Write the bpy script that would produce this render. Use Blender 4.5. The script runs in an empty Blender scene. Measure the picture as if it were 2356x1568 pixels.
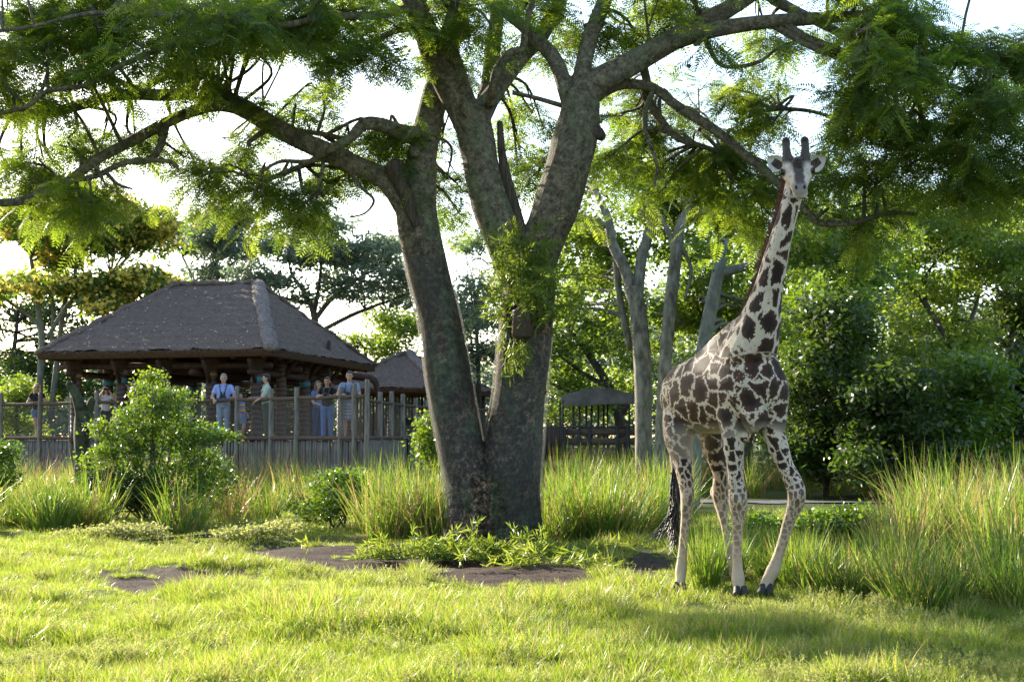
import bpy, bmesh, math, random
import numpy as np
from mathutils import Vector, Matrix

random.seed(7)
RNG = np.random.default_rng(7)
SC = bpy.context.scene
COL = SC.collection
R = math.radians

# ---------------------------------------------------------------- camera
F = 3500.0                      # focal length in pixels of a 2356 px wide picture
CAMH = 1.6
PITCH = math.atan((1008 - 784) / F)
cam_d = bpy.data.cameras.new('camera')
cam = bpy.data.objects.new('camera', cam_d)
COL.objects.link(cam)
cam.location = (0, 0, CAMH)
cam.rotation_euler = (math.pi / 2 + PITCH, 0, 0)
cam_d.sensor_width = 36
cam_d.lens = 36 * F / 2356
cam_d.clip_end = 2000
cam_d.dof.use_dof = True
cam_d.dof.focus_distance = 16.5
cam_d.dof.aperture_fstop = 4.5
SC.camera = cam

# ---------------------------------------------------------------- sky, sun, exposure
SUN_EL, SUN_AZ = R(20), R(-39)          # azimuth from +Y towards +X: the sun stands behind, to the left
wd = bpy.data.worlds.new('World'); SC.world = wd
wd.use_nodes = True
nt = wd.node_tree
sky = nt.nodes.new('ShaderNodeTexSky')
sky.sky_type = 'NISHITA'; sky.sun_disc = False
sky.sun_elevation = SUN_EL; sky.sun_rotation = SUN_AZ
sky.dust_density = 1.0; sky.air_density = 1.0; sky.ozone_density = 1.0
bg = nt.nodes['Background']
nt.links.new(sky.outputs[0], bg.inputs[0])
bg.inputs[1].default_value = 0.15
sun_d = bpy.data.lights.new('sun', 'SUN')
sun_d.energy = 5.0; sun_d.angle = R(0.55); sun_d.color = (1, 0.91, 0.75)
sun = bpy.data.objects.new('sun', sun_d); COL.objects.link(sun)
SUN_DIR = Vector((math.sin(SUN_AZ) * math.cos(SUN_EL), math.cos(SUN_AZ) * math.cos(SUN_EL), math.sin(SUN_EL)))
sun.rotation_euler = SUN_DIR.to_track_quat('Z', 'Y').to_euler()
sun.location = (-30, 40, 40)
vs = SC.view_settings
vs.view_transform = 'Standard'; vs.look = 'None'; vs.gamma = 1; vs.use_curve_mapping = False
vs.exposure = 1.65
SC.render.engine = 'CYCLES'
cy = SC.cycles
cy.max_bounces = 6; cy.diffuse_bounces = 3; cy.glossy_bounces = 2; cy.transmission_bounces = 4
cy.transparent_max_bounces = 4; cy.volume_bounces = 0
cy.sample_clamp_indirect = 6.0
try:
    cy.use_denoising = True
    cy.denoiser = 'OPENIMAGEDENOISE'
    cy.denoising_prefilter = 'NONE'
except Exception:
    pass
cy.use_adaptive_sampling = False
cy.adaptive_threshold = 0.02

# ---------------------------------------------------------------- helpers
CP, SP = math.cos(PITCH), math.sin(PITCH)
def at(x, y, Y):
    """point of the place seen at (x, y) of the 2356 px wide picture, at distance Y"""
    u = (x - 1178) / F; v = (784 - y) / F
    t = Y / (CP - v * SP)
    return np.array((u * t, Y, CAMH + t * (SP + v * CP)))
def ground_Y(y):
    v = (784 - y) / F
    return -CAMH / (SP + v * CP) * (CP - v * SP)
def pm(Y): return F / Y                    # pixels per metre at distance Y

def put(o, parent=None, label=None, cat=None, group=None, kind=None):
    COL.objects.link(o)
    if parent is not None: o.parent = parent
    if label: o['label'] = label
    if cat: o['category'] = cat
    if group: o['group'] = group
    if kind: o['kind'] = kind
    return o
def empty(name, loc, label, cat, group=None, rz=0):
    o = bpy.data.objects.new(name, None)
    o.location = loc; o.rotation_euler = (0, 0, rz); o.empty_display_size = 0.2
    return put(o, None, label, cat, group)
def mesh_np(name, verts, quads=None, tris=None, mat=None, tint=None, smooth=False, attrs=None):
    me = bpy.data.meshes.new(name)
    verts = np.asarray(verts, dtype=np.float32).reshape(-1, 3)
    q = np.asarray(quads if quads is not None else [], dtype=np.int32).reshape(-1, 4)
    t = np.asarray(tris if tris is not None else [], dtype=np.int32).reshape(-1, 3)
    me.vertices.add(len(verts)); me.vertices.foreach_set('co', verts.ravel())
    nl = q.size + t.size
    me.loops.add(nl)
    me.loops.foreach_set('vertex_index', np.concatenate([q.ravel(), t.ravel()]))
    me.polygons.add(len(q) + len(t))
    st = np.concatenate([np.arange(len(q)) * 4, q.size + np.arange(len(t)) * 3]).astype(np.int32)
    me.polygons.foreach_set('loop_start', st)
    if smooth:
        me.polygons.foreach_set('use_smooth', np.ones(len(q) + len(t), dtype=bool))
    if tint is not None:
        a = me.attributes.new('tint', 'FLOAT', 'POINT')
        a.data.foreach_set('value', np.asarray(tint, dtype=np.float32))
    if attrs:
        for k, v in attrs.items():
            v = np.asarray(v, dtype=np.float32)
            if v.ndim == 2:
                a = me.attributes.new(k, 'FLOAT_VECTOR', 'POINT'); a.data.foreach_set('vector', v.ravel())
            else:
                a = me.attributes.new(k, 'FLOAT', 'POINT'); a.data.foreach_set('value', v)
    me.update(calc_edges=True); me.validate()
    if mat: me.materials.append(mat)
    return me

class MB:
    """collects shapes, builds one mesh object"""
    def __init__(s): s.v = []; s.q = []; s.t = []; s.n = 0; s.tint = []
    def add(s, v, q=None, t=None, tint=None):
        v = np.asarray(v, float).reshape(-1, 3)
        if q is not None and len(q): s.q.append(np.asarray(q).reshape(-1, 4) + s.n)
        if t is not None and len(t): s.t.append(np.asarray(t).reshape(-1, 3) + s.n)
        s.v.append(v); s.n += len(v)
        if tint is None: tint = np.full(len(v), 0.5)
        elif np.isscalar(tint): tint = np.full(len(v), float(tint))
        s.tint.append(tint)
        return s
    def box(s, c, d, rz=0, tint=None, bevel=0):
        hx, hy, hz = d[0] / 2, d[1] / 2, d[2] / 2
        p = np.array([(x, y, z) for z in (-hz, hz) for y in (-hy, hy) for x in (-hx, hx)])
        if rz:
            ca, sa = math.cos(rz), math.sin(rz)
            p = np.c_[p[:, 0] * ca - p[:, 1] * sa, p[:, 0] * sa + p[:, 1] * ca, p[:, 2]]
        s.add(p + np.asarray(c), [(0, 2, 3, 1), (4, 5, 7, 6), (0, 1, 5, 4), (2, 6, 7, 3), (0, 4, 6, 2), (1, 3, 7, 5)], tint=tint)
        return s
    def tube(s, pts, rad, n=8, ref=None, caps=True, res=0, wob=0, tint=None, seed=0):
        v, q, t = tube(pts, rad, n, ref, caps, res, wob, seed)
        return s.add(v, q, t, tint)
    def ball(s, c, r, n=12, m=8, axes=None, tint=None):
        r = np.broadcast_to(np.asarray(r, float), (3,))
        th = np.linspace(0, math.pi, m + 1)[1:-1]; ph = np.arange(n) * 2 * math.pi / n
        v = [(math.sin(a) * math.cos(b), math.sin(a) * math.sin(b), math.cos(a)) for a in th for b in ph]
        v += [(0, 0, 1), (0, 0, -1)]
        v = np.array(v) * r
        if axes is not None: v = v @ np.array(axes)
        q = [(i * n + j, (i + 1) * n + j, (i + 1) * n + (j + 1) % n, i * n + (j + 1) % n) for i in range(m - 2) for j in range(n)]
        k = (m - 1) * n
        t = [(k, j, (j + 1) % n) for j in range(n)] + [(k + 1, (m - 2) * n + (j + 1) % n, (m - 2) * n + j) for j in range(n)]
        return s.add(v + np.asarray(c), q, t, tint)
    def arrays(s):
        v = np.concatenate(s.v) if s.v else np.zeros((0, 3))
        q = np.concatenate(s.q) if s.q else np.zeros((0, 4), int)
        t = np.concatenate(s.t) if s.t else np.zeros((0, 3), int)
        return v, q, t, np.concatenate(s.tint) if s.tint else np.zeros(0)
    def mesh(s, name, mat=None, base=None, smooth=False):
        v, q, t, ti = s.arrays()
        if base is not None: v = v - np.asarray(base)
        return mesh_np(name, v, q, t, mat, ti, smooth)
    def build(s, name, mat, parent=None, base=None, smooth=False, **kw):
        if base is None and parent is not None: base = np.array(parent.matrix_basis.translation) if parent.type == 'EMPTY' else np.array(parent.get('_base', (0, 0, 0)))
        o = bpy.data.objects.new(name, s.mesh(name, mat, base, smooth))
        return put(o, parent, **kw)

def catmull(P, res):
    P = np.asarray(P, float)
    if len(P) < 3 or res <= 1:
        if res <= 1: return P
        t = np.linspace(0, 1, res + 1)[:, None]
        return P[0] * (1 - t) + P[1] * t if len(P) == 2 else P
    E = np.vstack([2 * P[0] - P[1], P, 2 * P[-1] - P[-2]])
    out = []
    for i in range(1, len(E) - 2):
        p0, p1, p2, p3 = E[i - 1], E[i], E[i + 1], E[i + 2]
        for k in range(res):
            t = k / res
            out.append(0.5 * ((2 * p1) + (-p0 + p2) * t + (2 * p0 - 5 * p1 + 4 * p2 - p3) * t * t + (-p0 + 3 * p1 - 3 * p2 + p3) * t ** 3))
    out.append(E[-2])
    return np.array(out)
def unit(v):
    v = np.asarray(v, float); n = np.linalg.norm(v, axis=-1, keepdims=True)
    return v / np.maximum(n, 1e-9)
def tube(pts, rad, n=8, ref=None, caps=True, res=0, wob=0, seed=0):
    pts = np.asarray(pts, float)
    rad = np.asarray(rad, float)
    if rad.ndim == 0: rad = np.full(len(pts), float(rad))
    if rad.ndim == 1: rad = np.c_[rad, rad]
    if res > 1:
        k = np.concatenate([pts, rad], axis=1)
        k = catmull(k, res); pts, rad = k[:, :3], np.maximum(k[:, 3:], 1e-4)
    m = len(pts)
    tan = np.zeros_like(pts)
    tan[1:-1] = pts[2:] - pts[:-2]; tan[0] = pts[1] - pts[0]; tan[-1] = pts[-1] - pts[-2]
    tan = unit(tan)
    if ref is None:
        d = tan[m // 2]
        ref = np.array((0, 0, 1.0)) if abs(d[2]) < 0.8 else np.array((0, 1.0, 0))
    side = np.zeros_like(pts)
    s0 = unit(np.cross(tan[0], ref)); side[0] = s0
    for i in range(1, m):
        s = side[i - 1] - tan[i] * np.dot(side[i - 1], tan[i])
        side[i] = unit(s)
    top = np.cross(side, tan)
    a = np.arange(n) * 2 * math.pi / n
    ca, sa = np.cos(a), np.sin(a)
    rr = np.ones((m, n))
    if wob:
        rg = np.random.default_rng(seed + m)
        ph = rg.uniform(0, 6.28, 6); L = np.arange(m)[:, None] / 4.0
        for kk, (f1, f2) in enumerate(((1, .7), (2, 1.1), (3, .5), (2, 2.3), (5, .35), (7, .9))):
            rr = rr + wob * (0.6 if kk < 4 else .35) * np.sin(f1 * a[None, :] + f2 * L + ph[kk])
    v = pts[:, None, :] + side[:, None, :] * (rad[:, 0, None] * ca[None, :] * rr)[..., None] + top[:, None, :] * (rad[:, 1, None] * sa[None, :] * rr)[..., None]
    v = v.reshape(-1, 3)
    i = np.arange(m - 1)[:, None] * n; j = np.arange(n)[None, :]; j2 = (j + 1) % n
    q = np.stack([i + j, i + j2, i + n + j2, i + n + j], -1).reshape(-1, 4)
    t = np.zeros((0, 3), int)
    if caps:
        v = np.vstack([v, pts[0] - tan[0] * rad[0].min() * .5, pts[-1] + tan[-1] * rad[-1].min() * .5])
        k = m * n; jj = np.arange(n)
        t = np.vstack([np.c_[np.full(n, k), (jj + 1) % n, jj], np.c_[np.full(n, k + 1), (m - 1) * n + jj, (m - 1) * n + (jj + 1) % n]])
    return v, q, t

def remeshed(mb, name, voxel, smooth=4, decim=1.0, mat=None, base=(0, 0, 0)):
    """overlapping closed shapes -> one continuous skin"""
    me0 = mb.mesh('tmp_' + name)
    o = bpy.data.objects.new('tmp_' + name, me0); COL.objects.link(o)
    m = o.modifiers.new('r', 'REMESH'); m.mode = 'VOXEL'; m.voxel_size = voxel
    if smooth:
        s = o.modifiers.new('s', 'SMOOTH'); s.iterations = smooth; s.factor = 0.5
    if decim < 1:
        d = o.modifiers.new('d', 'DECIMATE'); d.ratio = decim
    dg = bpy.context.evaluated_depsgraph_get(); dg.update()
    me = bpy.data.meshes.new_from_object(o.evaluated_get(dg))
    bpy.data.objects.remove(o); bpy.data.meshes.remove(me0)
    me.name = name
    for a in list(me.attributes):
        if a.name == 'tint': me.attributes.remove(a); break
    co = np.zeros(len(me.vertices) * 3, np.float32); me.vertices.foreach_get('co', co)
    co = co.reshape(-1, 3)
    me.polygons.foreach_set('use_smooth', np.ones(len(me.polygons), dtype=bool))
    me.materials.clear()
    if mat: me.materials.append(mat)
    me.vertices.foreach_set('co', (co - np.asarray(base)).astype(np.float32).ravel()); me.update()
    return me, co
def copy_tree(o, parent=None, depth=0):
    c = o.copy(); COL.objects.link(c)
    if parent is not None: c.parent = parent
    for ch in o.children: copy_tree(ch, c, depth + 1)
    return c

# value noise for shapes
_perm = np.random.default_rng(3).uniform(-1, 1, (64, 64, 64))
def vnoise(p, scale=1.0):
    p = np.asarray(p, float) * scale
    i = np.floor(p).astype(int); f = p - i; f = f * f * (3 - 2 * f)
    r = 0
    for dx in (0, 1):
        for dy in (0, 1):
            for dz in (0, 1):
                w = (f[..., 0] if dx else 1 - f[..., 0]) * (f[..., 1] if dy else 1 - f[..., 1]) * (f[..., 2] if dz else 1 - f[..., 2])
                r = r + w * _perm[(i[..., 0] + dx) % 64, (i[..., 1] + dy) % 64, (i[..., 2] + dz) % 64]
    return r

# ---------------------------------------------------------------- materials
def nodes(name):
    m = bpy.data.materials.new(name); m.use_nodes = True
    nt = m.node_tree
    return m, nt, nt.nodes['Principled BSDF'], nt.nodes['Material Output']
def N(nt, typ, **kw):
    n = nt.nodes.new(typ)
    for k, v in kw.items(): setattr(n, k, v)
    return n
def ramp(nt, fac, stops):
    r = N(nt, 'ShaderNodeValToRGB')
    el = r.color_ramp.elements
    while len(el) < len(stops): el.new(0.5)
    for e, (p, c) in zip(el, stops):
        e.position = p; e.color = (*c, 1) if len(c) == 3 else c
    nt.links.new(fac, r.inputs[0])
    return r.outputs[0]
def noise_fac(nt, scale, detail=4, rough=.6, stretch=None, vec=None):
    n = N(nt, 'ShaderNodeTexNoise')
    n.inputs['Scale'].default_value = scale; n.inputs['Detail'].default_value = detail; n.inputs['Roughness'].default_value = rough
    if vec is None: vec = N(nt, 'ShaderNodeTexCoord').outputs['Object']
    if stretch:
        mp = N(nt, 'ShaderNodeMapping'); mp.inputs['Scale'].default_value = stretch
        nt.links.new(vec, mp.inputs[0]); vec = mp.outputs[0]
    nt.links.new(vec, n.inputs['Vector'])
    return n.outputs[0]
def mixc(nt, fac, a, b, typ='MIX'):
    m = N(nt, 'ShaderNodeMix', data_type='RGBA', blend_type=typ)
    for sock, val in ((m.inputs[0], fac), (m.inputs[6], a), (m.inputs[7], b)):
        if hasattr(val, 'node'): nt.links.new(val, sock)
        elif np.isscalar(val): sock.default_value = val
        else: sock.default_value = (*val, 1)
    return m.outputs[2]
def bump(nt, h, bsdf, dist=.01, strength=.6):
    b = N(nt, 'ShaderNodeBump'); b.inputs['Distance'].default_value = dist; b.inputs['Strength'].default_value = strength
    nt.links.new(h, b.inputs['Height']); nt.links.new(b.outputs[0], bsdf.inputs['Normal'])
def surf(name, c1, c2, scale=6, rough=.75, spec=.25, bmp=.004, stretch=None, detail=5, lo=.35, hi=.65):
    m, nt, b, o = nodes(name)
    f = noise_fac(nt, scale, detail, .65, stretch)
    nt.links.new(ramp(nt, f, [(lo, c1), (hi, c2)]), b.inputs['Base Color'])
    b.inputs['Roughness'].default_value = rough; b.inputs['Specular IOR Level'].default_value = spec
    if bmp:
        f2 = noise_fac(nt, scale * 4, 4, .6, stretch); bump(nt, f2, b, bmp)
    return m
def leafmat(name, c1, c2, t1, t2, trans=.45, rough=.45, spec=.4, stops=None):
    """leaf: reflecting colour c1..c2 and see-through colour t1..t2, by the per-leaf tint"""
    m, nt, b, o = nodes(name)
    a = N(nt, 'ShaderNodeAttribute', attribute_name='tint').outputs['Fac']
    oi = N(nt, 'ShaderNodeObjectInfo').outputs['Random']
    mm = N(nt, 'ShaderNodeMath', operation='MULTIPLY_ADD'); mm.inputs[1].default_value = .3
    nt.links.new(oi, mm.inputs[0])
    ad = N(nt, 'ShaderNodeMath', operation='ADD'); ad.inputs[1].default_value = -.15
    nt.links.new(a, ad.inputs[0]); nt.links.new(ad.outputs[0], mm.inputs[2])
    f = mm.outputs[0]
    nt.links.new(ramp(nt, f, stops[0] if stops else [(0, c1), (1, c2)]), b.inputs['Base Color'])
    b.inputs['Roughness'].default_value = rough; b.inputs['Specular IOR Level'].default_value = spec
    tr = N(nt, 'ShaderNodeBsdfTranslucent')
    nt.links.new(ramp(nt, f, stops[1] if stops else [(0, t1), (1, t2)]), tr.inputs[0])
    mx = N(nt, 'ShaderNodeMixShader'); mx.inputs[0].default_value = trans
    nt.links.new(b.outputs[0], mx.inputs[1]); nt.links.new(tr.outputs[0], mx.inputs[2])
    nt.links.new(mx.outputs[0], o.inputs['Surface'])
    return m
def plain(name, c, rough=.6, spec=.3, metal=0, var=.25, scale=20):
    c = np.array(c)
    m = surf(name, tuple(c * (1 - var)), tuple(np.minimum(c * (1 + var), 1)), scale, rough, spec, 0)
    m.node_tree.nodes['Principled BSDF'].inputs['Metallic'].default_value = metal
    return m

M = {}
M['leaf_main'] = leafmat('feathery_leaf', (.022, .05, .016), (.05, .09, .02), (.12, .25, .014), (.44, .56, .04), .46, .5, .3)
M['leaf_far'] = leafmat('far_leaf_hazed', (.08, .105, .08), (.14, .17, .125), (.14, .21, .10), (.30, .37, .18), .42, .55, .4)  # distance haze put into the leaf colour: paled and greyed, no air volume
M['leaf_mid'] = leafmat('mid_leaf', (.03, .065, .018), (.075, .12, .025), (.15, .29, .02), (.44, .56, .05), .46, .45, .45)
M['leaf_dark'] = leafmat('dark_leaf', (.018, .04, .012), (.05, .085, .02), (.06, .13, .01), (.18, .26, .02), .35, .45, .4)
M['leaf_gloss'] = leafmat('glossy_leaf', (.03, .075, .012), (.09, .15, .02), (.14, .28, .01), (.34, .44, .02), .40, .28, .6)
M['leaf_bamboo'] = leafmat('bamboo_leaf', (.05, .10, .015), (.12, .17, .025), (.2, .32, .02), (.42, .46, .05), .45, .4, .4)
M['flower'] = leafmat('yellow_flower', (.62, .47, .07), (.74, .60, .16), (.80, .64, .08), (.85, .74, .2), .5, .6, .2)
g1 = [(0, (.05, .10, .012)), (.55, (.11, .17, .025)), (.8, (.19, .19, .045)), (1, (.34, .26, .11))]
g2 = [(0, (.22, .38, .015)), (.55, (.47, .54, .045)), (.8, (.56, .54, .11)), (1, (.52, .40, .16))]
M['grass'] = leafmat('lawn_grass', 0, 0, 0, 0, .48, .38, .45, (g1, g2))
g3 = [(0, (.03, .065, .014)), (.5, (.075, .13, .022)), (.75, (.13, .16, .035)), (1, (.32, .19, .085))]
g4 = [(0, (.12, .26, .012)), (.5, (.30, .44, .03)), (.75, (.46, .48, .08)), (1, (.45, .28, .12))]
M['tall_grass'] = leafmat('tall_grass', 0, 0, 0, 0, .45, .38, .45, (g3, g4))
M['weed'] = leafmat('weed', (.10, .14, .025), (.26, .26, .10), (.32, .40, .05), (.55, .52, .18), .45, .6, .3)
M['wood_dark'] = surf('dark_carved_wood', (.028, .013, .008), (.075, .035, .02), 9, .7, .3, .006, (1, 1, .3))
M['wood_grey'] = surf('weathered_grey_wood', (.10, .088, .075), (.25, .225, .195), 10, .8, .2, .004, (2, 2, .25))
M['bamboo'] = surf('weathered_bamboo', (.09, .08, .075), (.22, .195, .175), 8, .75, .2, .003, (2, 2, .3))
M['rope'] = surf('brown_rope', (.06, .04, .03), (.15, .105, .08), 30, .9, .1, .004)
M['wire'] = plain('wire', (.12, .11, .105), .5, .4, .3)
M['fascia'] = surf('thatch_underside', (.045, .024, .013), (.11, .06, .032), 14, .9, .1, .01, (1, 1, 3))
M['canvas'] = surf('brown_canvas', (.085, .07, .052), (.15, .125, .095), 3, .85, .15, .004)
M['truck_metal'] = plain('dark_metal', (.03, .028, .026), .6, .4)
M['truck_board'] = surf('brown_boards', (.085, .055, .035), (.15, .10, .065), 5, .8, .2, .003, (.3, 1, 3))
M['pot'] = plain('brown_metal_pot', (.055, .038, .03), .55, .4)

# ================================================================ ground
def gz(x, y):
    x = np.asarray(x, float); y = np.asarray(y, float)
    p = np.stack([x, y, np.zeros_like(x) + 3.3], -1)
    amp = np.clip((46 - y) / 16, 0, 1)
    return (.06 * vnoise(p, .45) + .05 * vnoise(p, 1.25)) * amp
def to_px(x, y, z=0.0):
    dep = y * CP + (z - CAMH) * SP
    return 1178 + F * x / dep, 784 - F * ((z - CAMH) * CP - y * SP) / dep
DIRT = [(335, 1338, 190, 44), (540, 1318, 130, 16), (690, 1276, 150, 32), (850, 1290, 180, 40), (1090, 1303, 150, 40),
        (1300, 1302, 230, 38), (1480, 1306, 140, 38), (1130, 1258, 150, 26), (960, 1280, 130, 22)]
def dirt(x, y):
    px, py = to_px(x, y)
    n = vnoise(np.stack([x, y, np.zeros_like(x)], -1), 1.6) * .45 + vnoise(np.stack([x, y, np.zeros_like(x) + 9], -1), 5) * .25
    d = np.zeros_like(x)
    for cx, cy_, rx, ry in DIRT:
        e = 1 - np.sqrt(((px - cx) / rx) ** 2 + ((py - cy_) / ry) ** 2)
        d = np.maximum(d, np.clip((e + n * .8) * 2.0, 0, 1))
    return d
xs = np.concatenate([-np.geomspace(700, 11, 22), np.arange(-10.6, 10.7, .14), np.geomspace(11, 700, 22)])
ys = np.concatenate([np.linspace(-20, 9, 12), np.arange(9.3, 30, .11), np.geomspace(30.2, 900, 60)])
GX, GY = np.meshgrid(xs, ys)
DM = dirt(GX, np.maximum(GY, 5)) * ((GY > 10) & (GY < 30))
GZ = gz(GX, GY) - .035 * DM + .02 * DM * vnoise(np.stack([GX, GY, GX * 0], -1), 6)
nx, ny = len(xs), len(ys)
ii = np.arange(ny - 1)[:, None] * nx + np.arange(nx - 1)[None, :]
gq = np.stack([ii, ii + 1, ii + nx + 1, ii + nx], -1).reshape(-1, 4)
m, nt, b, o_ = nodes('ground_soil')
fa = N(nt, 'ShaderNodeAttribute', attribute_name='dirt').outputs['Fac']
n1 = noise_fac(nt, .8, 6, .6); n2 = noise_fac(nt, 9, 6, .7); n3 = noise_fac(nt, 40, 4, .7)
green = ramp(nt, n1, [(.35, (.040, .060, .012)), (.65, (.075, .095, .022))])
soil = ramp(nt, n2, [(.3, (.045, .030, .024)), (.6, (.105, .072, .056)), (.8, (.15, .11, .085))])
nt.links.new(mixc(nt, fa, green, soil), b.inputs['Base Color'])
b.inputs['Roughness'].default_value = .95; b.inputs['Specular IOR Level'].default_value = .1
ad = N(nt, 'ShaderNodeMath', operation='ADD'); nt.links.new(n2, ad.inputs[0]); nt.links.new(n3, ad.inputs[1])
bump(nt, ad.outputs[0], b, .05, .9)
M['ground'] = m
go = bpy.data.objects.new('ground', mesh_np('ground', np.stack([GX, GY, GZ], -1).reshape(-1, 3), gq, None, m, None, True, {'dirt': DM.ravel()}))
put(go, kind='structure')
# grey gravel path crossing behind the giraffe
pw = MB()
px_ = np.linspace(-2, 16, 60)
cen = 38.6 - .12 * (px_ - 6) + .15 * np.sin(px_ * .7)
v = np.concatenate([np.c_[px_, cen - .55, gz(px_, cen - .55) + .03], np.c_[px_, cen + .55, gz(px_, cen + .55) + .03]])
k = np.arange(59)
pw.add(v, np.c_[k, k + 1, k + 61, k + 60])
pw.build('path', surf('path_gravel', (.10, .10, .11), (.17, .165, .18), 6, .9, .1, .01), kind='structure')

# ================================================================ thatched pavilion
HN = np.array((at(625, 797, 42.4)[0], 42.4, 0))            # eave corner nearest the lawn
e1 = np.array((-.981, .192, 0)); e2 = np.array((.192, .981, 0))
ZE, ZR, HL, HD = 4.10, 6.50, 7.1, 10.3
def hp(a, d, z): return HN + e1 * a + e2 * d + np.array((0, 0, z))
HROT = math.atan2(e1[1], e1[0])
def thatch_face(A, B, C, D_, nu, nv, seed=0):
    """A,B along the eave, D_,C along the top; courses, ragged surface"""
    A, B, C, D_ = map(np.asarray, (A, B, C, D_))
    u = np.linspace(0, 1, nu + 1)[None, :, None]; w = np.linspace(0, 1, nv + 1)[:, None, None]
    P = (A * (1 - u) + B * u) * (1 - w) + (D_ * (1 - u) + C * u) * w
    nrm = unit(np.cross(B - A, D_ - A))
    if nrm[2] < 0: nrm = -nrm
    h = .030 * vnoise(P, 2.2) + .028 * vnoise(P + seed, 7) + .016 * vnoise(P + 5, 17)
    course = ((w[..., 0] * 11 + .25 * vnoise(P, 1.4)) % 1.0)
    h = h + .05 * (1 - course)
    P = P + nrm * h[..., None]
    i = np.arange(nv)[:, None] * (nu + 1) + np.arange(nu)[None, :]
    q = np.stack([i, i + 1, i + nu + 2, i + nu + 1], -1).reshape(-1, 4)
    return P.reshape(-1, 3), q
m, nt, b, o_ = nodes('grey_thatch')
geo = N(nt, 'ShaderNodeTexCoord').outputs['Object']
n1 = noise_fac(nt, 1.6, 5, .6); n2 = noise_fac(nt, 7, 5, .75, (1, 1, 5)); n3 = noise_fac(nt, 26, 3, .7)
ad = N(nt, 'ShaderNodeMath', operation='ADD'); nt.links.new(n2, ad.inputs[0]); nt.links.new(n3, ad.inputs[1])
hf = N(nt, 'ShaderNodeMath', operation='MULTIPLY'); hf.inputs[1].default_value = .5; nt.links.new(ad.outputs[0], hf.inputs[0])
c = ramp(nt, hf.outputs[0], [(.32, (.072, .050, .038)), (.5, (.175, .130, .104)), (.68, (.33, .26, .215))])
c = mixc(nt, n1, c, mixc(nt, 1.0, c, (.78, .72, .70), 'MULTIPLY'))
nt.links.new(c, b.inputs['Base Color']); b.inputs['Roughness'].default_value = .95; b.inputs['Specular IOR Level'].default_value = .12
bump(nt, hf.outputs[0], b, .07, .9)
M['thatch'] = m
M['thatch_ridge'] = surf('pale_thatch_cap', (.12, .092, .078), (.29, .235, .205), 14, .95, .1, .05, None)
M['petal'] = plain('fallen_petal', (.62, .52, .36), .7)

def hip_roof(root, corner, ridge, zt_nu, thick=.20, base=None):
    """corner: 4 eave points ccw seen from above starting at the near corner, ridge: 2 points"""
    c0, c1, c2, c3 = corner; r0, r1 = ridge
    base = np.array(root.location)
    faces = (('front', c0, c1, r1, r0), ('left', c1, c2, r1, r1), ('back', c2, c3, r0, r1), ('right', c3, c0, r0, r0))
    for nm, a, b_, t1, t0 in faces:
        mb = MB(); n = int(np.linalg.norm(np.asarray(b_) - a) / zt_nu); k = int(np.linalg.norm((np.asarray(t1) + t0) / 2 - (np.asarray(a) + b_) / 2) / zt_nu)
        P, q = thatch_face(a, b_, t1, t0, n, k, len(nm))
        mb.add(P, q)
        # ragged straw fringe hanging over the eave
        L = np.linalg.norm(np.asarray(b_) - a); ns = int(L * 34)
        t = RNG.random((ns, 1)); e = np.asarray(a) * (1 - t) + np.asarray(b_) * t
        out = unit(np.cross(np.asarray(b_) - a, (0, 0, 1.0)));
        if np.dot(out, (np.asarray(t1) + t0) / 2 - a) > 0: out = -out
        s0 = e - out * .12 + np.array((0, 0, .07)); s1 = e + out * RNG.uniform(.02, .10, (ns, 1)) + np.c_[RNG.normal(0, .02, (ns, 2)), -RNG.uniform(.0, .07, ns)]
        al = unit(np.asarray(b_) - a) * .012
        v = np.stack([s0 - al, s0 + al, s1 + al * .4, s1 - al * .4], 1).reshape(-1, 3)
        mb.add(v, np.arange(ns * 4).reshape(-1, 4))
        mb.build('thatch_slope', M['thatch'], root, smooth=False)
    # thick brown edge and underside
    mb = MB()
    cs = [np.asarray(x) for x in corner]; ce = sum(cs) / 4
    for i in range(4):
        a, b_ = cs[i], cs[(i + 1) % 4]
        ia, ib = a + (ce - a) * .05, b_ + (ce - b_) * .05
        dz = np.array((0, 0, thick))
        mb.add([a, b_, b_ - dz, a - dz, ia - dz * 1.05, ib - dz * 1.05], [(0, 1, 2, 3), (3, 2, 5, 4)])
        rr0, rr1 = ((r0, r1), (r1, r1), (r1, r0), (r0, r0))[i]
        mb.add([ia - dz * 1.05, ib - dz * 1.05, np.asarray(rr1) - dz * 1.6, np.asarray(rr0) - dz * 1.6], [(0, 1, 2, 3)])
    mb.build('eave_edge', M['fascia'], root)
    # raised hip and ridge caps
    for a, b_, w in ((c0, r0, .23), (c1, r1, .13), (c3, r0, .13), (c2, r1, .13), (r0, r1, .15)):
        a = np.asarray(a); b_ = np.asarray(b_); t = np.linspace(0, 1, 26)[:, None]
        P = a * (1 - t) + b_ * t + np.array((0, 0, .02)) + np.c_[np.zeros((26, 2)), .03 * RNG.normal(0, 1, 26)]
        MB().tube(P, np.c_[np.full(26, w), np.full(26, w * .55)] * RNG.uniform(.85, 1.15, (26, 1)), 8, ref=np.array((0, 0, 1.0)), wob=.08).build(
            'hip_cap', M['thatch_ridge'] if w > .16 else M['thatch'], root, smooth=False)
    return
hut = empty('thatched_pavilion', hp(3.5, 5, 0), 'large open thatched pavilion with carved dark columns above the railed deck', 'pavilion')
corner = [hp(0, 0, ZE), hp(HL, 0, ZE - .03), hp(HL, HD, ZE), hp(0, HD, ZE)]
ridge = [hp(2.4, 5.2, ZR), hp(5.18, 5.2, ZR)]
hip_roof(hut, corner, ridge, .10)
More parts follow.
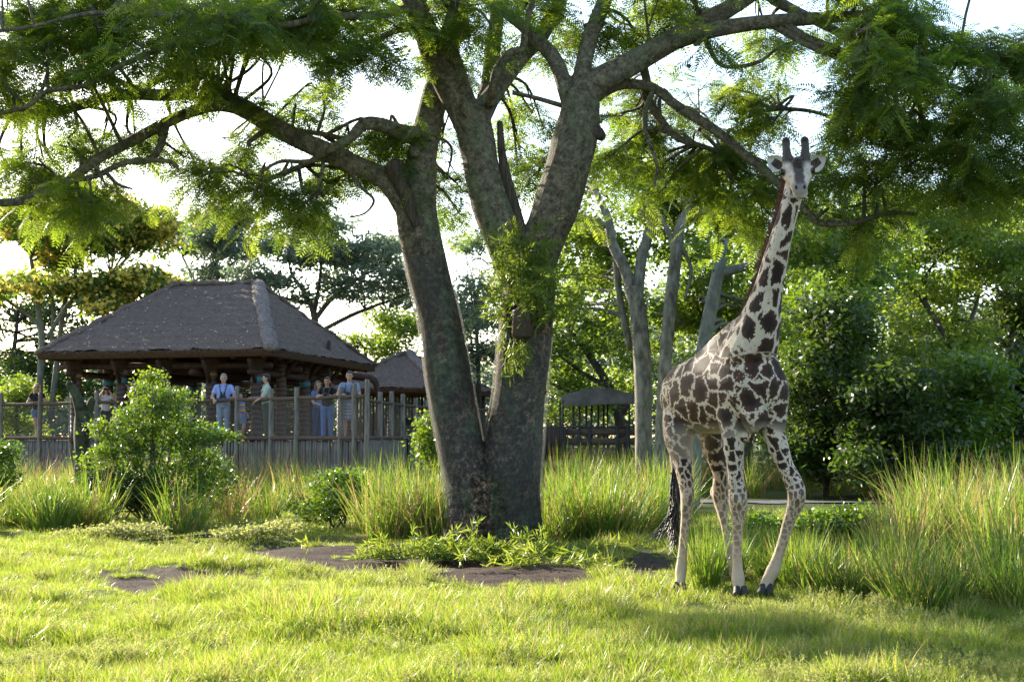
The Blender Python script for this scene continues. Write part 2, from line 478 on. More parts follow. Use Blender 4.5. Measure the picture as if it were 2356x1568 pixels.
# fallen petals scattered on the front slope (too small to pick up singly)
mb = MB()
for _ in range(80):
    u, w = random.random(), random.random() ** 1.4 * .9
    p = (corner[0] * (1 - u) + corner[1] * u) * (1 - w) + (ridge[0] * (1 - u) + ridge[1] * u) * w + np.array((0, -.02, .075))
    mb.box(p, (.035, .03, .02), random.random() * 3)
po = mb.build('fallen_petals', M['petal'], hut, kind='stuff')
# columns with carved capitals
def carved(name):
    m, nt, b, o_ = nodes(name)
    tc = N(nt, 'ShaderNodeTexCoord').outputs['Object']
    w = N(nt, 'ShaderNodeTexWave', wave_type='BANDS', bands_direction='Z'); w.inputs['Scale'].default_value = 2.2; w.inputs['Distortion'].default_value = 3
    nt.links.new(tc, w.inputs[0])
    n = noise_fac(nt, 6, 5)
    c = ramp(nt, w.outputs['Fac'], [(.2, (.022, .011, .008)), (.6, (.060, .030, .020)), (.95, (.12, .07, .045))])
    c = mixc(nt, .5, c, ramp(nt, n, [(.3, (.025, .012, .008)), (.7, (.075, .038, .024))]))
    nt.links.new(c, b.inputs['Base Color']); b.inputs['Roughness'].default_value = .7
    bump(nt, w.outputs['Fac'], b, .02, .6)
    return m
M['carved'] = carved('carved_column')
M['band_blue'] = plain('blue_painted_band', (.04, .16, .20), .6)
M['band_ochre'] = plain('ochre_painted_band', (.28, .14, .04), .6)
DECK = 1.56
cols = [(a, .85) for a in (.75, 2.12, 3.5, 4.88, 6.3)] + [(.75, d) for d in (2.9, 5.1, 7.3, 9.4)] + [(6.3, d) for d in (2.9, 5.1, 7.3, 9.4)] + [(a, 9.4) for a in (2.12, 3.5, 4.88)]
for i, (a, d) in enumerate(cols):
    p = hp(a, d, 0); z1 = ZE - .15 + (.25 if d > 2 else 0)
    zz = [DECK - .05, DECK + .12, DECK + .14, DECK + 1.0, DECK + 1.03, DECK + 1.6, DECK + 1.62, DECK + 1.95, DECK + 1.97, z1 - .30]
    rr = [.20, .20, .155, .15, .165, .165, .15, .15, .165, .165]
    co = MB().tube([p + (0, 0, z) for z in zz], rr, 14, ref=np.array((0, 1., 0))).build('column', M['carved'], hut, smooth=True)
    base = np.array(hut.location)
    co['_base'] = list(base)
    cap = MB()
    cap.tube([p + (0, 0, z) for z in (z1 - .42, z1 - .36, z1 - .2, z1 - .18, z1)], [.17, .22, .25, .27, .27], 8, ref=np.array((0, 1., 0)))
    cap.build('capital', M['wood_dark'], co, base=base)
    if i % 3 == 0:
        MB().tube([p + (0, 0, DECK + 1.66), p + (0, 0, DECK + 1.78)], [.172, .172], 14).build('painted_band', M['band_blue'], co, base=base)
    elif i % 3 == 1:
        MB().tube([p + (0, 0, DECK + 1.84), p + (0, 0, DECK + 1.90)], [.172, .172], 14).build('painted_band', M['band_ochre'], co, base=base)
    # diagonal strut under the eave
    out = -e2 if d < 2 else (e2 if d > 9 else (-e1 if a < 1 else e1))
    if d < 2 or a < 1:
        MB().tube([p + (0, 0, z1 - .75) + out * .1, p + (0, 0, z1 - .12) + out * .62], [.07, .075], 8).build('strut', M['wood_dark'], hut)
# log rafter ends and ring beams
for a in np.arange(.25, HL, .92):
    k_ = min(1.6, 1.6 * min(a, HL - a)); MB().tube([hp(a, .07, ZE - .19), hp(a, .07 + k_, ZE - .19 + .3 * k_)], [.095, .085], 10).build('rafter', M['wood_dark'], hut)
for d in np.arange(1.0, HD - .3, .95):
    k_ = min(1.2, .8 * d); MB().tube([hp(.06, d, ZE - .19), hp(.06 + k_, d, ZE - .19 + .42 * k_ * min(1, d / 3))], [.095, .085], 10).build('rafter', M['wood_dark'], hut)
for d in (.95, 9.3): MB().tube([hp(.5, d, ZE - .02), hp(HL - .5, d, ZE - .02)], .12, 10).build('beam', M['wood_dark'], hut)
for a in (.75, 6.3): MB().tube([hp(a, 1.0, ZE + .10), hp(a, HD - 1.0, ZE + .10)], .11, 10).build('beam', M['wood_dark'], hut)
for d in (.85, 3.4, 6.4, 9.4): MB().tube([hp(.3, d, ZE - .42), hp(HL - .3, d, ZE - .40)], .10, 10).build('tie_beam', M['wood_dark'], hut)
for a in (.75, 2.5, 4.5, 6.3): MB().tube([hp(a, .3, ZE - .62), hp(a, HD - .3, ZE - .62)], .095, 10).build('tie_beam', M['wood_dark'], hut)
# wattle screen of horizontal sticks at the back
stick = None
for i in range(34):
    z = DECK + .06 + i * .068
    if stick is None:
        mb = MB(); mb.tube([(-1.75, 0, 0), (-.6, .01, .012), (.5, -.01, -.006), (1.75, 0, .01)], [.024, .027, .024, .026], 6, res=2)
        stick = mb.mesh('screen_stick', M['wood_dark'])
    o = bpy.data.objects.new('screen_stick', stick)
    p = hp(2.0, 6.0, z) - np.array(hut.location)
    o.location = p + np.array((0, 0, random.uniform(-.012, .012))); o.rotation_euler = (random.uniform(-.1, .1), random.uniform(-.008, .008), HROT)
    put(o, hut)
for a in (.3, 1.15, 2.0, 2.85, 3.7):
    MB().tube([hp(a, 6.08, DECK), hp(a, 6.08, ZE + .6)], .06, 8).build('screen_post', M['wood_dark'], hut)
# hanging dark arch with pale pegs, right of the pavilion
ar = empty('carved_arch', at(840, 1000, 47), 'dark carved beam with pale pegs along its back beside the thatched eaves', 'carving')
pts = [at(x, y, 47) for x, y in ((805, 862), (825, 866), (850, 869), (862, 876), (868, 895), (874, 920), (880, 960), (882, 1010))]
MB().tube(pts, [.10, .12, .12, .11, .08, .06, .05, .05], 8, res=3).build('beam', M['wood_dark'], ar)
M['peg'] = plain('pale_peg', (.45, .43, .42), .7)
for x in np.arange(812, 864, 4.2):
    y = 861 + (x - 812) * .12
    MB().tube([at(x, y + 2, 47), at(x + .6, y - 4, 47)], [.022, .008], 5).build('peg', M['peg'], ar)

# ================================================================ deck and its railing
RAIL = [(-330, 51.5), (-200, 50), (-60, 48.5), (5, 47.4), (92, 46.4), (165, 45.4), (225, 44.3), (385, 43.0), (545, 41.6), (623, 40.7), (685, 39.8), (783, 38.4), (818, 38.0), (843, 37.7), (875, 40.0), (902, 41.8), (927, 43.5), (955, 45.2), (983, 47), (1060, 49.5), (1130, 51)]
rp = [np.array(((x - 1178) / F * Y, Y, 0)) for x, Y in RAIL]
dk = MB()
inner = [p + unit(np.array((-6.5, 46, 0)) - p) * .0 for p in rp]
poly = rp[:-1]
back = [np.array((-4.5, 56, 0)), np.array((-17, 56, 0))]
vv = [p + (0, .04, DECK - .02) for p in poly] + [p + (0, 0, DECK - .02) for p in back]
cen = sum(vv) / len(vv)
n = len(vv)
dk.add(vv + [cen], t=[(i, (i + 1) % n, n) for i in range(n)])
bpy_deck = dk.build('deck', surf('deck_planks', (.05, .035, .028), (.11, .08, .062), 4, .8, .2, .005), kind='structure')
rail = empty('deck_railing', rp[8], 'weathered post and rope railing with bamboo skirt along the visitor deck', 'railing')
RB = np.array(rail.location)
post_top = [2.85, 2.9, 2.85, 2.95, 2.92, 2.9, 2.92, 2.9, 2.95, 2.85, 2.86, 2.82, 2.9, 2.98, 2.75, 2.82, 2.80, 2.72, 2.7, 2.7, 2.7]
railz = [2.66] * len(rp)
for p, zt in zip(rp, post_top):
    k = random.uniform(-.02, .02)
    MB().tube([p + (0, 0, 0), p + (k, 0, zt * .5), p + (k * 1.5, 0, zt - .02), p + (k * 1.5, 0, zt)], [.072, .068, .064, .05], 10, res=2, wob=.04, seed=int(zt * 100)).build('post', M['wood_grey'], rail, smooth=True)
def rope(p, q, z0, z1, r, sag=.02):
    """twisted rope between two posts"""
    n = max(8, int(np.linalg.norm(q - p) / .05)); t = np.linspace(0, 1, n)[:, None]
    P = p * (1 - t) + q * t + np.c_[np.zeros((n, 2)), z0 + (z1 - z0) * t[:, 0] - sag * 4 * t[:, 0] * (1 - t[:, 0])]
    r_ = r * (1 + .10 * (np.arange(n) % 2))
    return MB().tube(P, r_, 7)
for i in range(len(rp) - 1):
    p, q = rp[i], rp[i + 1]
    z = 2.66 if i < 13 else 2.56
    rope(p, q, z, z, .052 if i < 13 else .04).build('rope_rail', M['rope'], rail, smooth=True)
    rope(p, q, DECK + .05, DECK + .05, .05, .0).build('bottom_rope', M['rope'], rail, smooth=True)
    # diamond wire mesh of the bay (thin wires, one part)
    L = np.linalg.norm(q - p); H = z - DECK - .08; d = unit(q - p); mb = MB()
    st = .085; k = np.arange(-H, L, st)
    V = []; 
    for s0 in k:
        for sgn in (0, 1):
            a0, b0 = s0, s0 + H
            za, zb = 0.0, H
            if a0 < 0: za = -a0; a0 = 0.0
            if b0 > L: zb = H - (b0 - L); b0 = L
            if zb - za < .05: continue
            if sgn: za, zb = H - za, H - zb
            A = p + d * a0 + (0, -.01, DECK + .07 + za); B = p + d * b0 + (0, -.01, DECK + .07 + zb)
            w = np.array((0, 0, .0035))
            V += [A - w, B - w, B + w, A + w]
    mb.add(V, np.arange(len(V)).reshape(-1, 4)); mb.build('wire_mesh', M['wire'], rail)
# bamboo skirt, pole by pole
pole_meshes = []
for k in range(5):
    mb = MB(); x = random.uniform(-.01, .01)
    mb.tube([(0, 0, 0), (x, .004, .8), (-x, 0, 1.2), (0, 0, 1.6 + random.uniform(-.05, .02))], [.047, .046, .045, .04], 7, wob=.03)
    pole_meshes.append(mb.mesh('bamboo_pole', M['bamboo'], smooth=True))
for i in range(len(rp) - 3):
    p, q = rp[i], rp[i + 1]; L = np.linalg.norm(q - p); n = int(L / .099)
    for j in range(n):
        o = bpy.data.objects.new('bamboo_pole', random.choice(pole_meshes))
        w = p + (q - p) * (j + .5) / n + np.array((random.uniform(-.008, .008), .1 + random.uniform(-.015, .015), 0)) - RB
        o.location = w; o.rotation_euler = (random.uniform(-.012, .012), random.uniform(-.012, .012), random.random() * 6); o.scale = (1, 1, random.uniform(.95, 1.01))
        put(o, rail)

# ================================================================ second hut
def q2(x, y, Y): return at(x, y, Y)
h2 = empty('thatched_hut', (at(985, 1000, 57)[0], 57, 0), 'smaller thatched hut with pyramid roof behind the deck railing', 'hut')
z2 = 3.40
c0 = np.array((at(1030, 900, 54)[0], 54, z2)); c3 = np.array((at(1143, 900, 60.5)[0], 60.5, z2))
dv = c3 - c0; lv = unit(np.array((-dv[1], dv[0], 0))) * 4.6
c1 = c0 + lv; c2 = c3 + lv
ap = (c0 + c1 + c2 + c3) / 4; apx = at(938, 814, ap[1]); ap = np.array((apx[0], ap[1], apx[2]))
hip_roof(h2, [c0, c1, c2, c3], [ap + unit(dv) * .15, ap - unit(dv) * .15 + unit(lv) * .2], .12, .16)
for s, t in ((.1, .08), (.5, .08), (.92, .08), (.1, .92), (.92, .92), (.1, .5), (.92, .5)):
    p = c0 + dv * t + lv * s; p[2] = 0
    MB().tube([p + (0, 0, .0), p + (0, 0, z2 + .1)], .14, 10).build('column', M['carved'], h2, smooth=True)
for i in range(30):
    t = .1 + .8 * i / 29; p = c0 + dv * .3 + lv * t; p[2] = 1.0
    MB().tube([p, p + (0, 0, 2.2)], .045, 6).build('wall_pole', M['bamboo'] if i % 3 else M['wood_dark'], h2)
# small lantern on a post by the ramp
lp = at(940, 1000, 44)
la = empty('lantern_post', (lp[0], lp[1], 0), 'small dark lantern on a post beside the ramp railing', 'lantern')
MB().tube([(lp[0], lp[1], .0), (lp[0], lp[1], 2.0)], .05, 8).build('post', M['truck_metal'], la)
MB().tube([(lp[0], lp[1], z) for z in (2.0, 2.02, 2.16, 2.18, 2.26)], [.07, .09, .09, .19, .03], 10).build('hood', M['truck_metal'], la)

# ================================================================ safari truck
TY = 50.0
tb = at(1370, 1008, TY); TB = np.array((tb[0], TY, 0))
tr = empty('safari_truck', TB, 'open-sided safari truck with brown canvas canopy and slatted timber sides', 'truck')
def tp(x, y, dY=0): return at(x, y, TY + dY)
# canopy: sagging sheet over bows
nu, nv = 24, 10
u = np.linspace(-1, 1, nu + 1)[None, :]; w = np.linspace(0, 1, nv + 1)[:, None]
X = 1380 + u * 88 + 0 * w; 
zc = 2.90 + .30 * (1 - np.abs(u) ** 1.8) * (0.35 + .65 * np.sin(np.clip(w * 1.0, 0, 1) * math.pi)) + .015 * np.sin(u * 9 + w * 4)
zc = np.where(w < .01, 2.70 + .03 * np.sin(u * 3), zc)
Yc = TY + (w * 3.2)
Px = (X - 1178) / F * TY
V = np.stack([Px, Yc + 0 * u, zc], -1)
front = V[0].copy(); front[:, 2] = 2.98 + .28 * (1 - np.abs(u[0]) ** 1.8); front[:, 1] += .12
V = np.concatenate([V[:1], front[None], V[1:]], 0); nv += 1
i = np.arange(nv)[:, None] * (nu + 1) + np.arange(nu)[None, :]
MB().add(V.reshape(-1, 3), np.stack([i, i + 1, i + nu + 2, i + nu + 1], -1).reshape(-1, 4)).build('canopy', M['canvas'], tr, smooth=True)
x0, x1 = tp(1295, 950)[0], tp(1464, 950)[0]
for fx in (.0, .15, .24, .34, .42, .52, .60, .66, 1.0):
    for dY in ((0.05, 3.0) if fx in (0, 1.0) else (3.0 * fx,)):
        MB().tube([(x0 + (x1 - x0) * fx, TY + dY, 1.0), (x0 + (x1 - x0) * fx, TY + dY, 2.85)], .035, 8).build('canopy_post', M['truck_metal'], tr)
for k, (za, zb) in enumerate(((1.70, 1.93), (1.38, 1.62), (.80, 1.30))):
    MB().box(((x0 + x1) / 2 + .05, TY, (za + zb) / 2), (x1 - x0 + .2, .06, zb - za)).build('side_board', M['truck_board'], tr)
MB().box(((x0 + x1) / 2 + .05, TY, 1.965), (x1 - x0 + .3, .1, .06)).build('top_rail', M['truck_metal'], tr)
for fx in (.02, .22, .36, .74, .88):
    MB().box((x0 + (x1 - x0) * fx, TY - .06, 1.32), (.11, .06, 1.36)).build('upright', M['truck_metal'], tr)
MB().box(((x0 + x1) / 2, TY + 1.6, .85), (x1 - x0, 3.0, .4)).build('chassis', M['truck_metal'], tr)
cx0 = tp(1252, 950)[0]
MB().box(((cx0 + x0) / 2, TY + .3, 1.45), (x0 - cx0, .8, 1.1)).build('cab_panel', M['truck_board'], tr)
for k in range(4): MB().box((cx0 + (x0 - cx0) * (k + .5) / 4, TY - .13, 1.5), (.06, .05, 1.1)).build('cab_slat', M['truck_metal'], tr)
for sx in (x0 + .5, x1 - .4):
    for dY in (.05, 2.9):
        wh = MB(); wh.tube([(sx, TY + dY - .15, .5), (sx, TY + dY + .15, .5)], .5, 18, ref=np.array((0, 0, 1.))); wo = wh.build('wheel', M['truck_metal'], tr)

# ================================================================ leaves and trees
def diamonds(b, d, w, L, W, tint, fold=0):
    """b base (N,3), d direction, w width direction -> one pointed leaf each"""
    L = np.asarray(L).reshape(-1, 1); W = np.asarray(W).reshape(-1, 1)
    v = np.stack([b, b + d * L * .45 + w * W * .5, b + d * L, b + d * L * .45 - w * W * .5], 1).reshape(-1, 3)
    return v, np.arange(len(v)).reshape(-1, 4), np.repeat(tint, 4)
def rand_unit(n, rg=RNG):
    return unit(rg.normal(0, 1, (n, 3)))
def pinnate(b, d, nrm, L, tint, K=8, droop=.35, plen=.42, pw=.085):
    """feather-shaped leaves: K pairs of narrow leaflets on a drooping midrib"""
    n = len(b); s = unit(np.cross(d, nrm)); V = []; T = []
    L = L.reshape(-1, 1)
    for k in range(K):
        t = (k + 1.2) / (K + .6)
        p = b + d * L * t; p[:, 2] -= (droop * L[:, 0] * t * t)
        dd = d.copy(); dd[:, 2] -= 2 * droop * t; dd = unit(dd)
        pl = L * plen * (math.sin(math.pi * (.22 + .68 * t)) ** .8)
        for sg in (1, -1):
            pd = unit(s * sg + dd * .45 + np.c_[np.zeros((n, 2)), -RNG.uniform(.05, .35, n)])
            w = dd * (L * pw)
            V.append(np.stack([p, p + pd * pl * .5 + w * .5, p + pd * pl, p + pd * pl * .5 - w * .5], 1))
            T.append(np.repeat(tint[:, None], 4, 1))
    # midrib
    e = b + d * L; e[:, 2] -= droop * L[:, 0]
    m_ = b + d * L * .5; m_[:, 2] -= droop * L[:, 0] * .25
    w = s * .003
    V.append(np.stack([b - w, m_ - w, m_ + w, b + w], 1)); T.append(np.repeat(tint[:, None], 4, 1))
    V.append(np.stack([m_ - w, e, e, m_ + w], 1) + 0); T.append(np.repeat(tint[:, None], 4, 1))
    V = np.concatenate(V).reshape(-1, 3)
    return V, np.arange(len(V)).reshape(-1, 4), np.concatenate(T).ravel()
def inball(n, rg=RNG, shell=.0):
    u = rand_unit(n, rg); r = (rg.random(n) * (1 - shell) + shell) ** (1 / 3)
    return u * r[:, None]

GAPS = [(640, 165, 105, 55), (870, 235, 85, 55), (330, 425, 70, 32), (860, 480, 120, 45), (1858, 150, 48, 45), (1838, 245, 50, 45),
        (2012, 330, 38, 26), (2310, 25, 75, 45), (545, 150, 45, 30), (450, 300, 30, 16), (250, 290, 40, 14), (505, 335, 40, 25), (1000, 225, 18, 60)]
def in_gap(P, f=1.0):
    px, py = to_px(P[:, 0], P[:, 1], P[:, 2])
    g = np.zeros(len(P), bool)
    for cx, cy_, rx, ry in GAPS: g |= (((px - cx) / (rx * f)) ** 2 + ((py - cy_) / (ry * f)) ** 2) < 1
    return g

TY0 = 23.1
TBASE = np.array((at(1130, 1250, TY0)[0], TY0, 0.0))
tree = empty('rain_tree', TBASE, 'huge spreading tree with forked netted trunk and feathery leaves on the lawn', 'tree')
def limb_pts(L, Y0=TY0):
    return [at(p[0], p[1], Y0 + (p[3] if len(p) > 3 else 0)) for p in L], [p[2] / 2 / pm(Y0 + (p[3] if len(p) > 3 else 0)) for p in L]
STEMS = {
 'left': [(1088, 1275, 150), (1086, 1230, 122), (1076, 1110, 106), (1055, 1000, 105), (1034, 878, 104), (1013, 744, 99), (981, 611, 95), (958, 490, 96), (966, 400, 78, .1), (976, 330, 70, .2), (1000, 223, 62, .5), (1030, 110, 54, .8), (1052, 40, 50, 1.0), (1075, -120, 40, 1.4)],
 'right': [(1180, 1285, 170), (1177, 1235, 140), (1178, 1100, 134), (1186, 1000, 130), (1199, 878, 120), (1210, 744, 122), (1214, 660, 128), (1207, 600, 118)],
 'fork_l': [(1207, 640, 110), (1170, 560, 104), (1139, 490, 94), (1112, 400, 88), (1100, 340, 85), (1088, 285, 86), (1083, 250, 84)],
 'fork_r': [(1215, 640, 105), (1245, 560, 100), (1278, 480, 104), (1303, 400, 107), (1320, 330, 106), (1333, 265, 94), (1336, 215, 84)],
 'L1': [(1080, 290, 70), (1050, 235, 66), (1001, 134, 62, -.3), (975, 60, 56, -.5), (940, -20, 50, -.8), (880, -140, 40, -1.2)],
 'L2': [(1078, 250, 50), (1063, 190, 36, -.2), (1045, 130, 30, -.4), (1026, 90, 28, -.5), (1035, 45, 26, -.6), (1058, -30, 24, -.7)],
 'L3': [(1100, 270, 60), (1130, 225, 46, .2), (1164, 178, 42, .4), (1200, 130, 40, .6), (1245, 80, 38, .9), (1300, -20, 32, 1.3)],
 'L5': [(1108, 260, 46, .3), (1126, 191, 40, .6), (1133, 111, 38, .9), (1142, 40, 34, 1.2), (1150, -60, 30, 1.5)],
 'R1': [(1322, 250, 56), (1306, 215, 42), (1278, 142, 37, .2), (1246, 102, 34, .3), (1190, 50, 26, .5), (1130, 10, 20, .6)],
 'R2': [(1336, 230, 56), (1338, 175, 42), (1357, 89, 38, .3), (1385, 15, 36, .6), (1420, -80, 30, 1)],
 'R3': [(1330, 240, 80), (1375, 190, 66), (1425, 162, 60), (1500, 120, 54, .1), (1600, 62, 48, .2), (1690, 12, 42, .3), (1780, -50, 34, .4)],
 'R4': [(1500, 118, 34), (1570, 92, 38), (1650, 68, 37, -.2), (1750, 52, 34, -.4), (1850, 44, 32, -.5), (1925, 40, 28, -.6), (2030, 30, 22, -.7)],
 'bigL': [(985, 560, 60), (945, 480, 72), (905, 430, 58), (878, 405, 52), (826, 382, 46), (748, 347, 46, .1), (686, 320, 45, .2), (623, 287, 46, .3), (561, 250, 44, .4), (510, 226, 40, .5), (440, 214, 33, .6), (380, 219, 30, .7), (300, 217, 28, .8), (240, 226, 27, .9), (170, 246, 26, 1), (100, 262, 25, 1.1), (0, 262, 22, 1.2), (-100, 250, 20, 1.3)],
 'bigL2': [(560, 250, 34, .4), (500, 243, 29, .3), (440, 258, 28, .2), (380, 284, 27, .1), (300, 326, 26, 0), (230, 362, 25, -.1), (150, 420, 24, -.2), (70, 456, 22, -.3), (0, 466, 20, -.4), (-80, 450, 16, -.5)],
}
THIN = {
 'bigL3': [(560, 240, 24, .4), (500, 208, 26, .7), (452, 196, 23, .9), (422, 174, 21, 1), (385, 172, 20, 1.1), (345, 195, 17, 1.2), (310, 202, 16, 1.2), (270, 184, 14, 1.2), (232, 158, 12, 1.3), (180, 120, 10, 1.4)],
 'B2': [(382, 284, 20, .1), (366, 340, 19, -.1), (343, 368, 16, -.2), (285, 375, 14, -.3), (222, 404, 13, -.4), (160, 416, 11, -.4), (90, 430, 8, -.5)],
 'B3': [(343, 368, 12, -.2), (390, 372, 11, -.2), (410, 385, 9, -.2)],
 'D': [(955, 310, 40), (925, 305, 38, -.2), (885, 290, 34, -.4), (840, 285, 30, -.5), (805, 318, 24, -.6), (760, 345, 20, -.5), (715, 372, 16, .4), (670, 392, 14, .5), (600, 420, 10, .6)],
 'D2': [(800, 322, 13, .4), (750, 310, 12, .5), (690, 300, 11, .6), (640, 285, 9, .7), (590, 262, 7, .8)],
 'E': [(625, 290, 13, .3), (598, 308, 13, .2), (575, 325, 12, .1), (572, 335, 9, .1)],
 'F': [(745, 365, 13), (700, 372, 11, -.1), (645, 372, 9, -.2), (600, 395, 7, -.2)],
 'G': [(745, 365, 10), (740, 400, 9), (728, 445, 6)],
 'H': [(800, 385, 11), (830, 430, 9), (860, 460, 7), (840, 490, 5), (805, 500, 4)],
 'R5': [(1345, 235, 40), (1400, 205, 27, .2), (1450, 193, 24, .3), (1505, 203, 24, .3), (1560, 245, 23, .3), (1650, 303, 22, .2), (1720, 362, 21, 0), (1790, 422, 19, -.2), (1850, 480, 18, -.2), (1885, 512, 15, -.2), (1960, 512, 14, -.3), (2040, 490, 12, -.3), (2110, 492, 9, -.3)],
 'R6': [(1480, 150, 22, .4), (1490, 195, 20, .5), (1488, 225, 20, .6), (1530, 290, 18, .7), (1560, 318, 17, .7), (1600, 332, 14, .8), (1660, 350, 11, .9)],
 'R7': [(1505, 205, 13, .3), (1485, 255, 12, .2), (1485, 300, 11, .1), (1500, 345, 10, 0), (1512, 385, 8, 0), (1505, 430, 6, 0)],
 'R8': [(1800, 48, 24, -.4), (1850, 85, 20, -.6), (1920, 112, 18, -.8), (2000, 140, 16, -1), (2080, 165, 14, -1.2), (2160, 190, 11, -1.4), (2250, 215, 9, -1.6)],
 'R9': [(1780, 60, 18, -.4), (1870, 110, 16, -.7), (1960, 145, 13, -.9), (2040, 185, 11, -1), (2070, 260, 10, -1), (2090, 330, 9, -1)],
 'R10': [(2080, 165, 11, -1.2), (2110, 230, 10, -1.2), (2130, 300, 9, -1.2), (2135, 350, 8, -1.2), (2170, 375, 7, -1.2), (2230, 370, 5, -1.2)],
 'R11': [(1760, -20, 30, .3), (1800, 10, 28, .1), (1850, 35, 24, 0), (1930, 75, 20, -.3), (2010, 110, 16, -.6), (2100, 130, 13, -.9), (2200, 150, 10, -1)],
 'R12': [(1620, 85, 12, 0), (1660, 150, 10, .1), (1740, 145, 9, .2), (1790, 110, 7, .2)],
 'R13': [(1720, 268, 9, .6), (1780, 252, 10, .6), (1860, 255, 9, .6), (1930, 275, 7, .6)],
 'S1': [(1180, 214, 10, .3), (1230, 225, 11, .2), (1292, 243, 12, .1)],
 'S2': [(1128, 240, 26, -.2), (1133, 205, 22, -.5), (1142, 165, 20, -.7), (1173, 122, 19, -.8), (1202, 112, 18, -.8), (1209, 67, 16, -.9), (1228, -5, 14, -1)],
 'T1': [(940, 20, 22, -.8), (860, 35, 20, -1.2), (760, 40, 18, -1.6), (640, 60, 17, -1.8), (540, 55, 16, -2), (420, 40, 14, -2), (300, 20, 12, -2)],
 'T2': [(640, 60, 15, -1.8), (520, 85, 14, -1.9), (400, 105, 13, -2), (290, 145, 12, -2), (200, 195, 11, -2), (110, 210, 12, -2), (60, 245, 11, -2), (-40, 270, 10, -2)],
 'T3': [(420, 40, 12, -2), (250, 30, 11, -2.2), (180, 35, 10, -2.4), (80, 60, 9, -2.5), (-30, 75, 8, -2.6)],
 'T4': [(975, 60, 20, -.6), (900, 75, 15, -1), (850, 110, 11, -1.2), (820, 150, 8, -1.3)],
}
tm = MB()
NODES = []
for k, L in STEMS.items():
    P, r = limb_pts(L)
    tm.tube(P, r, 16, res=6, wob=.035, seed=len(k) + len(L))
    kk = catmull(np.c_[np.array(P), r], 4)
    NODES.append(kk[len(kk) // 2 if k in ('left', 'right', 'fork_l', 'fork_r') else 4:])
# root flare
for a, l in ((188, .95), (232, .85), (285, .8), (318, .9), (350, .9), (30, .8), (150, .8), (95, .8)):
    dvec = np.array((math.cos(R(a)), math.sin(R(a)) * .8, 0)); c = TBASE + dvec * .30
    tm.tube([c + (0, 0, 1.0), c + dvec * .10 + (0, 0, .5), c + dvec * .2 + (0, 0, .2), c + dvec * l * .55 + (0, 0, -.10)], [.22, .22, .2, .12], 12, res=4, wob=.04, seed=a)
# burls and knots
for x, y, r in ((1075, 250, 20), (955, 350, 14), (1245, 900, 14)):
    tm.ball(at(x, y, TY0 - .22), np.array((r, r, r)) / pm(TY0))
m, nt, b, o_ = nodes('grey_bark')
n1 = noise_fac(nt, 1.1, 6, .62); n2 = noise_fac(nt, 16, 6, .75); n3 = noise_fac(nt, 2.4, 5, .6, (1, 1, .45)); n4 = noise_fac(nt, 45, 3, .7)
c = ramp(nt, n2, [(.40, (.014, .010, .007)), (.5, (.066, .049, .034)), (.58, (.24, .19, .135))])
c = mixc(nt, ramp(nt, n1, [(.42, (0, 0, 0)), (.60, (.75, .75, .75))]), c, mixc(nt, .35, c, (.13, .115, .09)))
c = mixc(nt, ramp(nt, n3, [(.52, (0, 0, 0)), (.57, (.75, .75, .75))]), c, mixc(nt, 1.0, ramp(nt, n2, [(.35, (.3, .3, .3)), (.65, (1, 1, 1))]), (.14, .20, .125), 'MULTIPLY'))
dark = ramp(nt, noise_fac(nt, 1.7, 5, .6, (1, 1, .35)), [(.47, (0, 0, 0)), (.56, (.8, .8, .8))])
c = mixc(nt, dark, c, mixc(nt, 1.0, c, (.34, .29, .24), 'MULTIPLY'))
n5 = noise_fac(nt, 7, 8, .85)
c = mixc(nt, 1.0, c, ramp(nt, n5, [(.38, (.35, .33, .30)), (.5, (1.2, 1.1, .98)), (.60, (2.3, 2.1, 1.8))]), 'MULTIPLY')
# smoother upper limbs: paler tan-grey bark, with their sunlit look coloured in
sz_ = N(nt, 'ShaderNodeSeparateXYZ'); nt.links.new(N(nt, 'ShaderNodeTexCoord').outputs['Object'], sz_.inputs[0])
mr = N(nt, 'ShaderNodeMapRange'); mr.inputs['From Min'].default_value = 3.0; mr.inputs['From Max'].default_value = 5.5; nt.links.new(sz_.outputs['Z'], mr.inputs[0])
pale = ramp(nt, n2, [(.36, (.075, .064, .044)), (.5, (.165, .142, .10)), (.64, (.26, .225, .165))])
pale = mixc(nt, ramp(nt, n3, [(.52, (0, 0, 0)), (.62, (.6, .6, .6))]), pale, (.13, .16, .09))
pale = mixc(nt, 1.0, pale, ramp(nt, n5, [(.38, (.5, .48, .45)), (.5, (1.1, 1.08, 1.0)), (.62, (1.7, 1.65, 1.5))]), 'MULTIPLY')
c = mixc(nt, mr.outputs[0], c, pale)
nt.links.new(c, b.inputs['Base Color']); b.inputs['Roughness'].default_value = .85; b.inputs['Specular IOR Level'].default_value = .2
ad = N(nt, 'ShaderNodeMath', operation='ADD'); nt.links.new(n2, ad.inputs[0]); nt.links.new(n4, ad.inputs[1])
bump(nt, ad.outputs[0], b, .06, 1.0)
M['bark'] = m
me, co = remeshed(tm, 'trunk', .028, 3, .6, M['bark'], TBASE)
put(bpy.data.objects.new('trunk', me), tree)
for k, L in THIN.items():
    P, r = limb_pts(L)
    MB().tube(P, r, 9, res=5, wob=.06, seed=len(k) * 7 + len(L)).build('limb', M['bark'], tree, smooth=True)
    kk = catmull(np.c_[np.array(P), r], 3)
    NODES.append(kk[3:])
NODES = np.concatenate(NODES)
